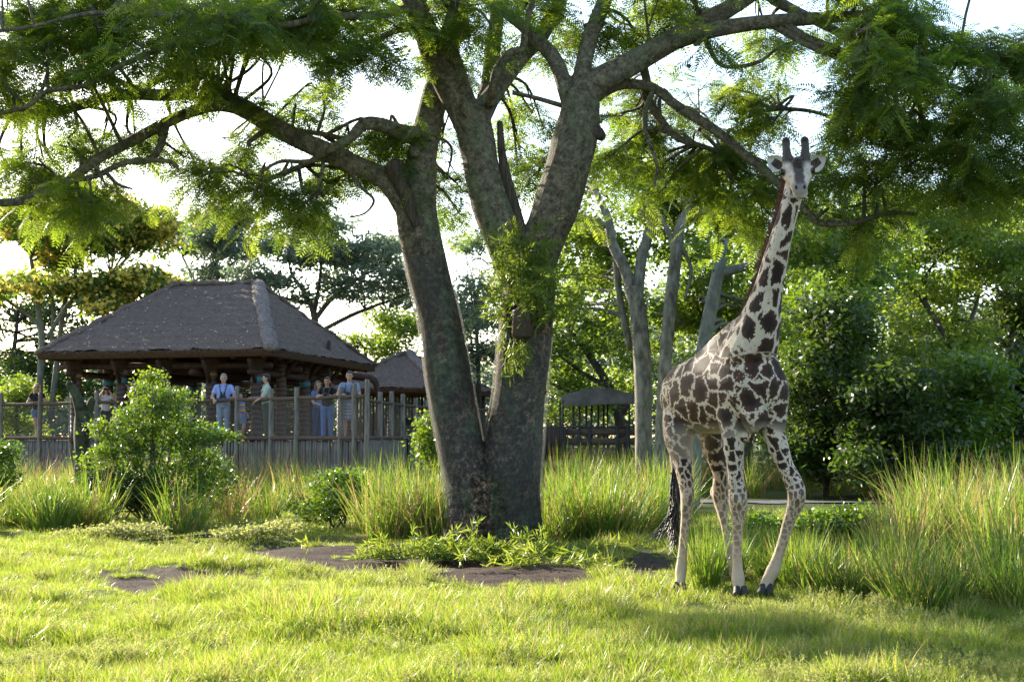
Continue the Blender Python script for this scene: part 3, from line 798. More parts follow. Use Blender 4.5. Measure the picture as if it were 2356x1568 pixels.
# sawn-off limb
M['dead_wood'] = surf('dead_brown_wood', (.022, .017, .012), (.09, .068, .05), 9, .85, .2, .02, (3, 3, .4))
P = [at(x, y, TY0 - .28) for x, y in ((958, 520), (935, 450), (918, 405), (907, 374))]
MB().tube(P, np.array([12, 17, 20, 21]) / pm(TY0), 12, res=4, wob=.09).build('sawn_stub', M['dead_wood'], tree)
P = [at(x, y, TY0 - .1) for x, y in ((1345, 300), (1372, 305), (1388, 318))]
MB().tube(P, np.array([20, 17, 9]) / pm(TY0), 10, res=3, wob=.14).build('sawn_stub', M['dead_wood'], tree)
P = [at(x, y, TY0 - .1) for x, y in ((1150, 280), (1156, 360), (1175, 450), (1192, 520), (1210, 565))]
MB().tube(P, np.array([6, 10, 14, 18, 14]) / pm(TY0), 10, res=4, wob=.12).build('dead_seam', M['dead_wood'], tree)
# plastic netting wrapped round both stems
nm = MB()
def netting(L, y0, y1, turns, nstr):
    P, r = limb_pts(L); K = catmull(np.c_[np.array(P), r], 8)
    zz = K[:, 2]; sel = (zz > y0) & (zz < y1); K = K[sel]
    n = 160; t = np.linspace(0, 1, n); idx = t * (len(K) - 1)
    C = np.stack([np.interp(idx, np.arange(len(K)), K[:, j]) for j in range(4)], -1)
    for sg in (1, -1):
        for s_ in range(nstr):
            a = sg * t * turns * 2 * math.pi + s_ * 2 * math.pi / nstr
            rr = C[:, 3] * 1.07 + .012
            p = np.c_[C[:, 0] + np.cos(a) * rr, C[:, 1] + np.sin(a) * rr, C[:, 2]]
            w = np.array((0, 0, .0024))
            v = np.concatenate([p - w, p + w]); k = np.arange(n - 1)
            nm.add(v, np.c_[k, k + 1, n + k + 1, n + k])
netting(STEMS['left'], .35, 4.4, 3.6, 34)
netting(STEMS['right'], .25, 3.2, 2.3, 42)
nm.build('netting', plain('black_netting', (.05, .05, .052), .5, .4), tree, kind='stuff')

# ---- crown of the big tree
def spray_tree(blobs, nodes_, rg, leafL=(.22, .36), per=9, twigL=.75, K=8, gap=True):
    """blobs: (centre, radii, twigs). returns branch MB and leaf arrays"""
    br = MB(); B = []; D = []; Nn = []; T = []
    for c, rad, nt_ in blobs:
        c = np.asarray(c); rad = np.asarray(rad)
        d = np.linalg.norm(nodes_[:, :3] - c, axis=1) + .35 * np.maximum(nodes_[:, 2] - c[2] - .2, 0)
        nd = nodes_[np.argmin(d)]; p0 = nd[:3]
        mid = (p0 + c) / 2 + rg.normal(0, .16, 3) + np.array((0, 0, .12 * np.linalg.norm(c - p0) * .5))
        r0 = min(.035, nd[3] * .7 + .004)
        if np.linalg.norm(c - p0) > .15:
            br.tube([p0, mid, c], [r0, r0 * .7, r0 * .45], 5, res=5, wob=.05)
        ns = max(2, nt_ // 4)
        for s in range(ns):
            e = c + inball(1, rg)[0] * rad
            st = mid + (c - mid) * rg.random()
            m2 = (st + e) / 2 + rg.normal(0, .06, 3)
            if gap and in_gap(e[None], .9)[0]: continue
            br.tube([st, m2, e], [r0 * .5, .009, .005], 4, res=3, caps=False)
            for q in range(4):
                od = unit((e - c) / np.maximum(rad, .1) + rg.normal(0, .7, 3)); od[2] = od[2] * .45 - rg.uniform(.0, .35); od = unit(od)
                b0 = st + (e - st) * rg.uniform(.35, 1.0); tl = twigL * rg.uniform(.6, 1.25)
                tt = np.linspace(.1, 1, per)
                pts = b0 + od * (tl * tt)[:, None]; pts[:, 2] -= .35 * tl * tt ** 2
                if q < 3: br.tube([b0, b0 + od * tl * .5 - (0, 0, .09 * tl), b0 + od * tl - (0, 0, .35 * tl)], [.006, .004, .002], 3, caps=False)
                sd = unit(np.cross(od, (0, 0, 1.0)))
                sg = np.where(np.arange(per) % 2, 1, -1)[:, None]
                dd = unit(sd * sg * .8 + od * .6 + rg.normal(0, .28, (per, 3)) + np.array((0, 0, -.12)))
                B.append(pts); D.append(dd); Nn.append(unit(np.array((0, 0, 1.0)) + rg.normal(0, .45, (per, 3))))
                T.append(np.clip(rg.normal(.54, .24) + rg.normal(0, .12, per), 0, 1))
    B, D, Nn, T = map(np.concatenate, (B, D, Nn, T))
    if gap:
        k = ~in_gap(B, 1.0); B, D, Nn, T = B[k], D[k], Nn[k], T[k]
    L = rg.uniform(leafL[0], leafL[1], len(B))
    return br, pinnate(B, D, Nn, L, T, K)
rg = np.random.default_rng(21)
blobs = []
def fill(x0, x1, y0, y1, n, rx, ry, tw, Y0, Y1):
    for _ in range(n):
        x, y, Y = rg.uniform(x0, x1), rg.uniform(y0, y1), rg.uniform(Y0, Y1)
        s = pm(Y); f = rg.uniform(.7, 1.3)
        blobs.append((at(x, y, Y), (rx / s * f, .55 * rx / s * f, ry / s * f), max(4, int(tw * f * .62))))
fill(-60, 330, -20, 150, 23, 90, 45, 22, 20.2, 23.5)      # dark mass, upper left
fill(330, 620, -20, 120, 19, 80, 40, 20, 20.5, 24)
fill(-40, 250, 130, 235, 8, 60, 26, 12, 20.8, 23)
fill(600, 960, -30, 75, 17, 75, 36, 18, 21, 24)
fill(730, 900, 90, 165, 5, 50, 34, 16, 21.3, 22.5)        # hanging cluster
fill(340, 520, 100, 170, 4, 55, 26, 10, 22, 24)
fill(480, 760, 200, 270, 7, 55, 20, 7, 23.2, 25)          # thin sprays against the sky
fill(60, 330, 300, 400, 9, 60, 26, 12, 23.4, 25)
fill(0, 120, 320, 450, 6, 50, 30, 12, 23, 24.6)
fill(120, 330, 410, 470, 6, 55, 22, 11, 22, 23.4)
fill(380, 560, 300, 420, 8, 65, 28, 13, 23.6, 25.2)
fill(520, 800, 385, 450, 9, 70, 26, 13, 23.3, 24.8)
fill(560, 720, 440, 480, 4, 50, 18, 9, 22.4, 23.6)
fill(780, 900, 330, 440, 6, 50, 28, 11, 23.8, 25)
fill(830, 960, 260, 320, 4, 36, 22, 9, 23, 24)
fill(960, 1300, -40, 70, 12, 75, 36, 16, 21.5, 25)
fill(1180, 1420, 60, 170, 6, 60, 34, 12, 23.5, 25.5)
fill(1000, 1120, 80, 210, 3, 40, 26, 8, 24, 25.5)
fill(1170, 1300, 230, 460, 8, 50, 32, 12, 24.5, 27)        # seen between the forks
fill(1000, 1060, 300, 520, 6, 36, 34, 10, 24, 26.5)
fill(1400, 1640, -40, 90, 10, 75, 32, 16, 22, 25)
fill(1400, 1660, 190, 330, 11, 65, 32, 13, 24.2, 26.8)
fill(1380, 1660, 320, 440, 11, 65, 32, 13, 24.2, 27)
fill(1640, 1800, 60, 230, 8, 60, 30, 11, 23, 25)
fill(1640, 1820, 260, 460, 12, 65, 32, 14, 23.6, 26)
fill(1790, 2060, 330, 510, 13, 65, 30, 15, 23, 25.5)
fill(1640, 1790, 440, 510, 5, 50, 24, 10, 23.5, 26)
fill(1890, 2120, -40, 130, 14, 80, 40, 20, 20.8, 23.5)    # dark mass, upper right
fill(1960, 2380, 60, 250, 22, 85, 44, 22, 20.2, 23)
fill(2050, 2420, 230, 390, 17, 75, 38, 19, 20.2, 22.8)
fill(1930, 2080, 170, 330, 8, 55, 32, 14, 21, 23)
fill(2180, 2400, 380, 440, 6, 55, 26, 12, 20.5, 22.5)
fill(-100, 1000, -170, -40, 15, 95, 40, 14, 21, 25)       # the crown goes on above the picture
fill(1000, 2400, -170, -50, 16, 95, 40, 14, 21, 25)
br, (lv, lq, lt) = spray_tree(blobs, NODES, rg, leafL=(.22, .36), per=8, twigL=.6)
br.build('branches', M['bark'], tree, smooth=True)
put(bpy.data.objects.new('crown', mesh_np('crown', lv - TBASE, lq, None, M['leaf_main'], lt)), tree)
print('main crown quads', len(lq))
# dark seed pods
M['pod'] = plain('black_pod', (.012, .010, .009), .6)
for x, y in ((82, 232), (1610, 298), (1585, 152)):
    MB().ball(at(x, y, TY0 - .3), (.035, .02, .035)).build('seed_pod', M['pod'], tree, smooth=True)

# ---------------------------------------------------------------- trees further back
def clump_leaves(blobs, rg, L, W=.5, flat=.6, per=26, cr=.28):
    """blobs: (centre, radii, n_clumps, tint)"""
    B = []; D = []; Wd = []; T = []
    for c, rad, nc, ti in blobs:
        cc = np.asarray(c) + inball(nc, rg, .12) * np.asarray(rad)
        o = rg.normal(0, 1, (nc, per, 3)) * np.array((cr, cr, cr * .5))
        p = (cc[:, None, :] + o).reshape(-1, 3)
        d = unit(rg.normal(0, 1, (len(p), 3)) * np.array((1, 1, .6)) + np.array((0, 0, -.25)))
        nn = unit(np.array((0, 0, 1.0)) * flat + rg.normal(0, .6, (len(p), 3)))
        B.append(p); D.append(d); Wd.append(unit(np.cross(d, nn)))
        T.append(np.clip(np.repeat(ti + rg.normal(0, .16, nc), per) + rg.normal(0, .1, len(p)), 0, 1))
    B, D, Wd, T = map(np.concatenate, (B, D, Wd, T))
    ll = L * rg.uniform(.6, 1.3, len(B))
    return diamonds(B, D, Wd, ll, ll * W, T)
BARKS = {'pale': surf('pale_bark', (.08, .072, .05), (.27, .245, .19), 9, .85, .2, .02, (1, 1, .4)),
         'dark': surf('dark_bark', (.035, .03, .024), (.10, .085, .068), 7, .85, .2, .02, (1, 1, .4)),
         'grey': surf('grey_green_bark', (.085, .095, .075), (.20, .205, .17), 8, .85, .2, .02, (1, 1, .4))}
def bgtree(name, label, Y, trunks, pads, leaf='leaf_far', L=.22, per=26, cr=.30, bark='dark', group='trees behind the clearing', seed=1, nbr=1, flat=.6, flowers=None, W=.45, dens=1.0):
    """trunks: px polylines (x, y, w[, dY]); pads: px ellipses (x, y, rx, ry, clumps[, dY, tint])"""
    rg = np.random.default_rng(seed)
    x0 = trunks[0][0][0]; b0 = at(x0, 1008, Y); base = np.array((b0[0], Y, 0.0))
    root = empty(name, base, label, 'tree', group)
    nodes_ = []; s = pm(Y)
    for k, L_ in enumerate(trunks):
        P = [at(p[0], p[1], Y + (p[3] if len(p) > 3 else 0)) for p in L_]; r = [max(p[2], 2) / 2 / s for p in L_]
        if k == 0: P[0][2] = -.1
        MB().tube(P, r, 10, res=5, wob=.05, seed=k + seed).build('trunk' if k == 0 else 'limb', BARKS[bark], root, smooth=True)
        nodes_.append(catmull(np.c_[np.array(P), r], 4)[2:])
    nodes_ = np.concatenate(nodes_)
    br = MB(); bl = []; fl = []
    for p in pads:
        x, y, rx, ry, nc = p[:5]; dY = p[5] if len(p) > 5 else rg.uniform(-1.5, 1.5); ti = p[6] if len(p) > 6 else rg.uniform(.3, .6)
        c = at(x, y, Y + dY); s = pm(Y + dY)
        rad = np.array((rx / s, max(.8, rx / s * .8), ry / s))
        bl.append((c, rad, max(2, int(nc * dens)), ti))
        for _ in range(nbr):
            e = c + inball(1, rg)[0] * rad * .7
            nd = nodes_[np.argmin(np.linalg.norm(nodes_[:, :3] - e, axis=1) + .5 * np.maximum(nodes_[:, 2] - e[2], 0))]
            mid = (nd[:3] + e) / 2 + np.array((0, 0, .1)) + rg.normal(0, .12, 3)
            r0 = min(nd[3] * .7, .07)
            br.tube([nd[:3], mid, e], [r0, r0 * .6, .012], 5, res=4)
        if flowers: fl.append((c + np.array((0, -.2, .15 * rad[2])), rad * np.array((1, 1, .95)), max(1, int(nc * flowers)), .5))
    if br.n: br.build('branches', BARKS[bark], root, smooth=True)
    v, q, t = clump_leaves(bl, rg, L, W, flat, per, cr)
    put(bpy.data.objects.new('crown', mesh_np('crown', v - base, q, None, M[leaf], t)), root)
    if flowers:
        v, q, t = clump_leaves(fl, rg, .15, .9, .2, 11, .20)
        put(bpy.data.objects.new('blossom', mesh_np('blossom', v - base, q, None, M['flower'], t)), root)
    return root
def padfield(rg, x0, x1, y0, y1, n, rx, ry, nc, shape=None, dY=1.6, tint=(.3, .6), back=0):
    out = []
    while len(out) < n:
        x, y = rg.uniform(x0, x1), rg.uniform(y0, y1)
        if shape:
            u, w = (x - (x0 + x1) / 2) / ((x1 - x0) / 2), (y - y0) / (y1 - y0)
            if shape == 'dome' and (1 - w) ** 2 + u * u > 1.0: continue
            if shape == 'ball' and (2 * w - 1) ** 2 + u * u > 1.0: continue
        f = rg.uniform(.7, 1.3)
        out.append((x, y, rx * f, ry * f, nc, rg.uniform(-dY, dY) + back, rg.uniform(*tint)))
    return out
rg = np.random.default_rng(5)
G = 'trees behind the clearing'
bgtree('flowering_tree', 'pale-trunked tree crowned with yellow blossom, left of the thatched pavilion', 50,
       [[(88, 1000, 17), (92, 880, 16), (97, 800, 15), (90, 720, 13), (78, 640, 11), (70, 590, 8)], [(118, 960, 14, .4), (128, 860, 13, .4), (150, 690, 11, .4), (175, 620, 8, .4)],
        [(110, 775, 10), (150, 710, 10), (195, 662, 9), (255, 630, 6)], [(100, 760, 9), (60, 720, 8), (15, 690, 7), (-30, 660, 5)], [(118, 790, 8), (122, 700, 7), (112, 630, 5)]],
       padfield(rg, -60, 430, 420, 690, 46, 46, 22, 13, 'dome', 1.8, (.25, .5)) + padfield(rg, 190, 400, 640, 720, 10, 34, 16, 8),
       leaf='leaf_mid', L=.26, per=22, cr=.28, bark='grey', seed=3, flowers=1.5, nbr=1, group=None)
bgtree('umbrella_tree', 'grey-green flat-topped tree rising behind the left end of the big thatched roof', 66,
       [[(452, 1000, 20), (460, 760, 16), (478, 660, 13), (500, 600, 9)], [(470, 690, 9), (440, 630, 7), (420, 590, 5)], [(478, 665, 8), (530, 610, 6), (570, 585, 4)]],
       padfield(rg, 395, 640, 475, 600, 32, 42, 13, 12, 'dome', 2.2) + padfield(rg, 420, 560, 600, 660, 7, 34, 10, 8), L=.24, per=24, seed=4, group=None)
bgtree('umbrella_tree', 'broad flat-topped tree with bare spreading limbs behind the right end of the pavilion roof', 62,
       [[(722, 1000, 22), (722, 790, 18), (724, 730, 16), (705, 680, 11), (670, 630, 7)], [(724, 735, 13), (760, 690, 11), (810, 650, 8), (860, 620, 5)], [(740, 760, 11), (820, 720, 9), (900, 690, 6), (950, 670, 4)], [(724, 720, 10), (735, 650, 8), (740, 590, 5)], [(715, 700, 8), (640, 680, 6), (600, 650, 4)]],
       padfield(rg, 570, 960, 500, 660, 42, 48, 14, 13, 'dome', 2.4) + padfield(rg, 600, 940, 650, 710, 12, 40, 10, 8), L=.24, per=24, seed=6, group=None)
bgtree('leafy_tree', 'low bright green tree filling the gap between the two thatched roofs', 66,
       [[(850, 1000, 14), (845, 880, 12), (840, 800, 8)], [(845, 850, 8), (900, 790, 6), (940, 750, 4)]],
       padfield(rg, 720, 970, 720, 850, 22, 40, 18, 14, None, 1.6, (.4, .7)), leaf='leaf_mid', L=.2, seed=8, group=None)
bgtree('leafy_tree', 'dark tree standing behind the blonde visitor at the end of the railing', 60,
       [[(30, 1000, 16), (30, 850, 13), (40, 740, 8)]], padfield(rg, -80, 120, 650, 900, 24, 44, 22, 15, None, 2, (.15, .45)) + padfield(rg, 120, 420, 740, 900, 16, 50, 22, 12, None, 2, (.1, .4)), leaf='leaf_dark', L=.22, seed=9, group=None)
bgtree('leafy_tree', 'small-leaved tree seen in the gap between the two big netted stems', 58,
       [[(1105, 1000, 14), (1100, 850, 11), (1095, 730, 7)]], padfield(rg, 1030, 1160, 640, 860, 24, 30, 18, 13, None, 1.5, (.2, .5)) + padfield(rg, 1050, 1130, 530, 590, 5, 22, 12, 7), L=.2, seed=10, group=None)
bgtree('leafy_tree', 'many-limbed green tree spreading over the canvas topped truck', 57,
       [[(1440, 1040, 30), (1425, 960, 26), (1395, 880, 20), (1350, 810, 14), (1310, 760, 9)], [(1420, 940, 18), (1370, 920, 14), (1310, 900, 10), (1265, 880, 6)], [(1430, 950, 20), (1470, 860, 14), (1440, 780, 9)], [(1400, 890, 13), (1345, 860, 10), (1290, 820, 6)]],
       padfield(rg, 1240, 1480, 600, 900, 42, 40, 22, 12, None, 2, (.3, .65)) + padfield(rg, 1240, 1470, 880, 960, 10, 36, 16, 8, None, 2, (.5, .8)), leaf='leaf_mid', L=.2, seed=11, group=None)
# the pale-trunked trees behind the giraffe
bgtree('forked_tree', 'thick pale trunk forking above the truck canopy, mottled grey-green bark', 35,
       [[(1484, 1180, 46), (1480, 1000, 42), (1478, 850, 40), (1468, 720, 38), (1455, 660, 40)], [(1460, 680, 30), (1435, 610, 26), (1410, 560, 23), (1398, 500, 20), (1370, 440, 14)], [(1465, 690, 28), (1475, 600, 26), (1495, 530, 24), (1512, 470, 22), (1520, 400, 18), (1500, 330, 12)], [(1450, 800, 18, .3), (1428, 700, 17, .3), (1415, 590, 14, .3), (1400, 540, 10, .3)], [(1512, 490, 14), (1560, 470, 12), (1600, 440, 8)], [(1400, 520, 14), (1340, 500, 12), (1300, 520, 8)]],
       padfield(rg, 1280, 1640, 360, 600, 30, 46, 22, 14, None, 1.6, (.35, .7), 2.2) + padfield(rg, 1290, 1440, 560, 720, 12, 38, 20, 13, None, 1.2, (.55, .85), 2), leaf='leaf_mid', L=.16, cr=.24, bark='pale', seed=12, group=None)
bgtree('slender_tree', 'slender pale tree with a dark hollow, between the forked tree and the giraffe', 34.5,
       [[(1520, 1180, 34), (1524, 1000, 33), (1530, 850, 31), (1540, 720, 30), (1552, 610, 29), (1562, 530, 24), (1580, 480, 16)], [(1562, 560, 14), (1590, 620, 8), (1575, 690, 6)], [(1555, 600, 13), (1540, 540, 11), (1510, 480, 8)]],
       padfield(rg, 1480, 1720, 420, 540, 14, 44, 22, 13, None, 1.5, (.3, .6), 2.2) + padfield(rg, 1500, 1640, 680, 800, 7, 34, 18, 11, None, 1., (.6, .9), 2), leaf='leaf_mid', L=.16, cr=.24, bark='pale', seed=13, group=None)
bgtree('leaning_tree', 'leaning mossy tree with one long bough reaching behind the giraffe neck', 33.5,
       [[(1590, 1160, 36), (1605, 900, 32), (1618, 800, 30), (1640, 690, 30), (1655, 620, 30), (1660, 595, 20)], [(1655, 630, 22), (1700, 618, 22), (1760, 603, 21), (1830, 580, 20), (1900, 568, 18), (1950, 580, 14), (1990, 575, 9)], [(1900, 570, 14), (1920, 520, 11), (1915, 470, 7)]],
       padfield(rg, 1590, 1780, 560, 800, 18, 42, 22, 13, None, 1.4, (.4, .8), 2.4) + padfield(rg, 1840, 2060, 520, 660, 14, 44, 18, 13, None, 1.5, (.3, .6)), leaf='leaf_mid', L=.16, cr=.24, bark='grey', seed=14, group=None)
# the wood on the right
bgtree('spreading_tree', 'tall sunlit tree with sloping dark bough at the right edge of the wood', 47,
       [[(2260, 1040, 24), (2230, 880, 20), (2190, 800, 16), (2130, 700, 13), (2080, 650, 8)], [(2200, 810, 12), (2240, 720, 10), (2260, 640, 8)], [(2130, 700, 9), (2130, 640, 8), (2160, 590, 5)]],
       padfield(rg, 1990, 2400, 450, 640, 44, 56, 20, 15, None, 2.4, (.3, .7)) + padfield(rg, 2060, 2240, 640, 860, 24, 46, 22, 14, None, 2, (.45, .8)), leaf='leaf_mid', L=.19, cr=.28, seed=15, group=None)
bgtree('spreading_tree', 'dark dense tree standing at the far right behind the shrubs', 52,
       [[(2340, 1040, 24), (2330, 850, 20), (2310, 650, 12)]],
       padfield(rg, 2200, 2440, 480, 900, 50, 56, 28, 15, None, 2, (.1, .45)), leaf='leaf_dark', L=.2, seed=16, group=None)
bgtree('spreading_tree', 'green tree filling the background between the giraffe neck and the leaning tree', 50,
       [[(1720, 1040, 22), (1725, 850, 18), (1735, 650, 11)], [(1725, 850, 10), (1690, 760, 8), (1650, 720, 5)]],
       padfield(rg, 1560, 1860, 560, 900, 54, 56, 28, 15, None, 2, (.2, .6)), leaf='leaf_mid', L=.19, seed=17, group=None)
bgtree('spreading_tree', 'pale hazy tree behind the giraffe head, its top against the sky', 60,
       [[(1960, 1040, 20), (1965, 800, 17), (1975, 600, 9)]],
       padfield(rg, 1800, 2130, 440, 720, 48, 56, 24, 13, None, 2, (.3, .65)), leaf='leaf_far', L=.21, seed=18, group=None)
for nm_, lab, Y, x0, x1, y0, y1, n, leaf, ti, sd in (
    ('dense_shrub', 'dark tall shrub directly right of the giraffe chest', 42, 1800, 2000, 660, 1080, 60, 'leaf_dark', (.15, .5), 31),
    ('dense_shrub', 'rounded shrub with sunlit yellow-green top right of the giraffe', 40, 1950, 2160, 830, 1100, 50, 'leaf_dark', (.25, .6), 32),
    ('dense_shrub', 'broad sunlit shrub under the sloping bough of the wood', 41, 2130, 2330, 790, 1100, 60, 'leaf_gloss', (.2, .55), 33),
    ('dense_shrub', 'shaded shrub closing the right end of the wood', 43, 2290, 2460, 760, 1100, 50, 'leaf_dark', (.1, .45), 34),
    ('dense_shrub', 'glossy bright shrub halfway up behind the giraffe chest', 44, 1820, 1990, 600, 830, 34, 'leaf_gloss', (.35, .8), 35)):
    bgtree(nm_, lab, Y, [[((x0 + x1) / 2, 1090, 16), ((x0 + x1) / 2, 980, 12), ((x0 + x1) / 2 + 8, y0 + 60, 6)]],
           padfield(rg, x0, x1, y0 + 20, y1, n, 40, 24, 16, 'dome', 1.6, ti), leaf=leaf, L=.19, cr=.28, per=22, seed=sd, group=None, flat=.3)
    bpy.context.scene.objects[-1] if False else None
bgtree('sunlit_shrub', 'yellow-green sunlit shrub behind the railing beside the blonde visitor', 51, [[(40, 1040, 8), (38, 960, 6), (40, 910, 4)]],
       padfield(rg, -20, 85, 870, 1020, 20, 22, 14, 13, None, .8, (.6, 1)), leaf='leaf_mid', L=.14, cr=.16, seed=36, group=None)
for o in SC.objects:
    if o.type == 'EMPTY' and 'shrub' in o.name: o['category'] = 'shrub'
# far wood closing the view: reads as one mass
bl = []
for x in np.arange(-400, 2800, 26):
    for k in range(7):
        Y = rg.uniform(76, 96); p = at(x + rg.uniform(-30, 30), 1008, Y); z = rg.uniform(.2, 5.2 if x < 1200 else 9.0)
        bl.append(((p[0], Y, z), (1.5, 1.2, .9), 7, rg.uniform(.2, .5)))
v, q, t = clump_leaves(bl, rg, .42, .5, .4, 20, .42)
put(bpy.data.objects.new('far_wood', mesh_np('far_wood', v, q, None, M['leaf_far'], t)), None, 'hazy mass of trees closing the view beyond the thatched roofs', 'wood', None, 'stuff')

# ================================================================ giraffe
def gpt(x, y, Y): return at(x, y, Y)
GB = np.array((at(1690, 1365, 15.7)[0], 15.7, 0.0))
gi = empty('giraffe', GB, 'giraffe with jagged dark brown patches walking out beside the big tree', 'giraffe')
HD_ = unit(np.array((.535, -.85, 0))); SD_ = np.array((.85, .535, 0))      # heading and left side
UPz = np.array((0, 0, 1.0))
gm = MB(); CH = {}       # chains for the coat coordinates
def chain(nm, pts, rad, ref=UPz, n=18, res=5, group=None):
    P = np.array([gpt(*p) for p in pts]); rad = np.array([(r, r) if np.isscalar(r) else r for r in rad])
    gm.tube(P, rad, n, ref=ref, res=res)
    K = catmull(np.c_[P, rad.mean(1)], res)
    CH.setdefault(group or nm, []).append(K)
chain('body', [(1553, 920, 16.66), (1572, 914, 16.45), (1622, 906, 16.12), (1680, 892, 15.8), (1727, 885, 15.5), (1757, 880, 15.3), (1770, 878, 15.2)],
      [(.13, .18), (.28, .34), (.355, .43), (.375, .485), (.33, .475), (.25, .36), (.11, .17)], group='body')
chain('neck', [(1700, 870, 15.72), (1728, 800, 15.48), (1750, 735, 15.32), (1767, 668, 15.22), (1786, 590, 15.10), (1803, 525, 15.02), (1816, 480, 14.98), (1826, 440, 15.02), (1831, 405, 15.06)],
      [(.31, .35), (.275, .325), (.21, .25), (.150, .18), (.122, .142), (.103, .118), (.096, .108), (.098, .11), (.09, .10)], ref=np.array((0, -1., 0)), group='neck')
HR = np.array((0, 1., 0))
# sloping withers
chain('withers', [(1738, 735, 15.38), (1712, 775, 15.55), (1672, 815, 15.82), (1625, 850, 16.1), (1585, 872, 16.4)], [(.13, .15), (.19, .22), (.20, .24), (.17, .20), (.12, .14)], ref=np.array((0, 0, 1.)), group='body')
# shoulders and haunches
chain('shR', [(1692, 830, 15.72), (1684, 890, 15.62), (1684, 950, 15.52), (1686, 1000, 15.47)], [(.16, .12), (.215, .18), (.165, .16), (.115, .12)], ref=HR, group='body')
chain('shL', [(1752, 830, 15.45), (1776, 885, 15.40), (1779, 945, 15.42), (1779, 1000, 15.42)], [(.12, .12), (.165, .18), (.145, .16), (.115, .12)], ref=HR, group='body')
chain('haR', [(1580, 870, 16.45), (1566, 935, 16.38), (1562, 1000, 16.25), (1570, 1055, 16.15)], [(.18, .18), (.185, .24), (.165, .20), (.105, .13)], ref=HR, group='body')
chain('haL', [(1625, 880, 16.6), (1632, 950, 16.65), (1640, 1020, 16.65), (1654, 1070, 16.65)], [(.18, .2), (.17, .22), (.135, .18), (.095, .12)], ref=HR, group='body')
# legs
chain('legRF', [(1686, 985, 15.48), (1688, 1030, 15.46), (1692, 1085, 15.45), (1696, 1128, 15.44), (1698, 1150, 15.43), (1698, 1172, 15.44), (1697, 1215, 15.45), (1696, 1265, 15.45), (1697, 1305, 15.44), (1698, 1328, 15.42), (1700, 1347, 15.40), (1702, 1362, 15.39)],
      [.125, .108, .082, .094, .098, .084, .055, .049, .054, .070, .060, .074], ref=HR, n=14)
chain('legLF', [(1776, 985, 15.42), (1791, 1030, 15.40), (1806, 1068, 15.38), (1827, 1112, 15.34), (1833, 1140, 15.32), (1827, 1168, 15.34), (1813, 1205, 15.38), (1799, 1252, 15.40), (1787, 1290, 15.42), (1778, 1312, 15.42), (1766, 1336, 15.42), (1762, 1354, 15.42)],
      [.125, .108, .086, .092, .094, .078, .060, .053, .060, .070, .062, .078], ref=HR, n=14)
chain('legRH', [(1568, 1040, 16.2), (1574, 1085, 16.08), (1580, 1125, 16.0), (1581, 1150, 15.97), (1577, 1195, 15.97), (1572, 1250, 15.97), (1569, 1290, 15.96), (1567, 1312, 15.96), (1565, 1334, 15.93), (1563, 1350, 15.91)],
      [(.125, .14), (.090, .105), (.076, .092), (.070, .085), (.050, .056), (.046, .050), (.054, .057), (.062, .066), (.054, .056), (.070, .075)], ref=HR, n=14)
chain('legLH', [(1650, 1055, 16.65), (1657, 1095, 16.66), (1656, 1135, 16.7), (1659, 1160, 16.7), (1667, 1205, 16.62), (1675, 1252, 16.58), (1683, 1290, 16.55), (1687, 1308, 16.52), (1691, 1326, 16.5), (1693, 1338, 16.48)],
      [(.10, .12), (.082, .095), (.086, .09), (.074, .08), (.046, .052), (.043, .046), (.052, .054), (.062, .064), (.054, .056), (.066, .068)], ref=HR, n=14)
# knee caps, hock points, dewlap
for c, r in (((1698, 1148, 15.37), (.075, .06, .085)), ((1836, 1138, 15.26), (.07, .06, .085)), ((1578, 1128, 16.08), (.05, .06, .07)), ((1645, 1132, 16.74), (.055, .07, .08)), ((1716, 1002, 15.45), (.10, .12, .07)), ((1735, 955, 15.3), (.14, .14, .18))):
    gm.ball(gpt(*c), r)
# head
HC = gpt(1833, 391, 15.0); HM = gpt(1843, 449, 14.60)
hf = unit(HM - HC); hs = unit(np.cross(UPz, hf)); hs = unit(hs + np.array((0, 0, .04))); hu = np.cross(hs, hf)
hu = hu if hu[2] > 0 else -hu
hL = np.cross(hu, hf)          # one side
def hpnt(f, s, u): return HC + hf * f + hs * s + hu * u
tt = [-.13, -.07, .0, .07, .13, .20, .28, .36, .42, .465, .49]
rw = [.05, .115, .145, .155, .140, .112, .090, .076, .076, .066, .034]
rh = [.05, .105, .12, .118, .112, .100, .084, .068, .060, .050, .026]
off = [.0, .0, .0, .005, .0, -.008, -.014, -.02, -.022, -.024, -.026]
gm.tube([hpnt(t, 0, o) for t, o in zip(tt, off)], np.c_[rw, rh], 20, ref=hu, res=4)
CH['head'] = [np.c_[np.array([hpnt(t, 0, o) for t, o in zip(tt, off)]), rw]]
for s in (-1, 1):
    gm.ball(hpnt(.085, s * .122, .045), (.05, .05, .042))        # brows
    gm.ball(hpnt(.40, s * .040, .032), (.030, .030, .024))        # nostril rims
    # horns
    b0 = hpnt(-.02, s * .082, .055)
    gm.tube([b0, b0 + np.array((s * .008, .02, .10)), b0 + np.array((s * .012, .04, .18)), b0 + np.array((s * .010, .052, .25)), b0 + np.array((s * .010, .058, .28))], [.064, .049, .041, .044, .026], 12, ref=np.array((0, 1., 0)), res=4)
gm.ball(hpnt(.06, 0, .115), (.06, .07, .05))
gm.ball(hpnt(.40, 0, -.065), (.048, .055, .034))                   # chin
m, nt, b, o_ = nodes('giraffe_coat')
pc = N(nt, 'ShaderNodeAttribute', attribute_name='pc').outputs['Vector']
A = lambda k: N(nt, 'ShaderNodeAttribute', attribute_name=k).outputs['Fac']
nz = N(nt, 'ShaderNodeTexNoise'); nz.inputs['Scale'].default_value = 2.2; nz.inputs['Detail'].default_value = 3; nt.links.new(pc, nz.inputs['Vector'])
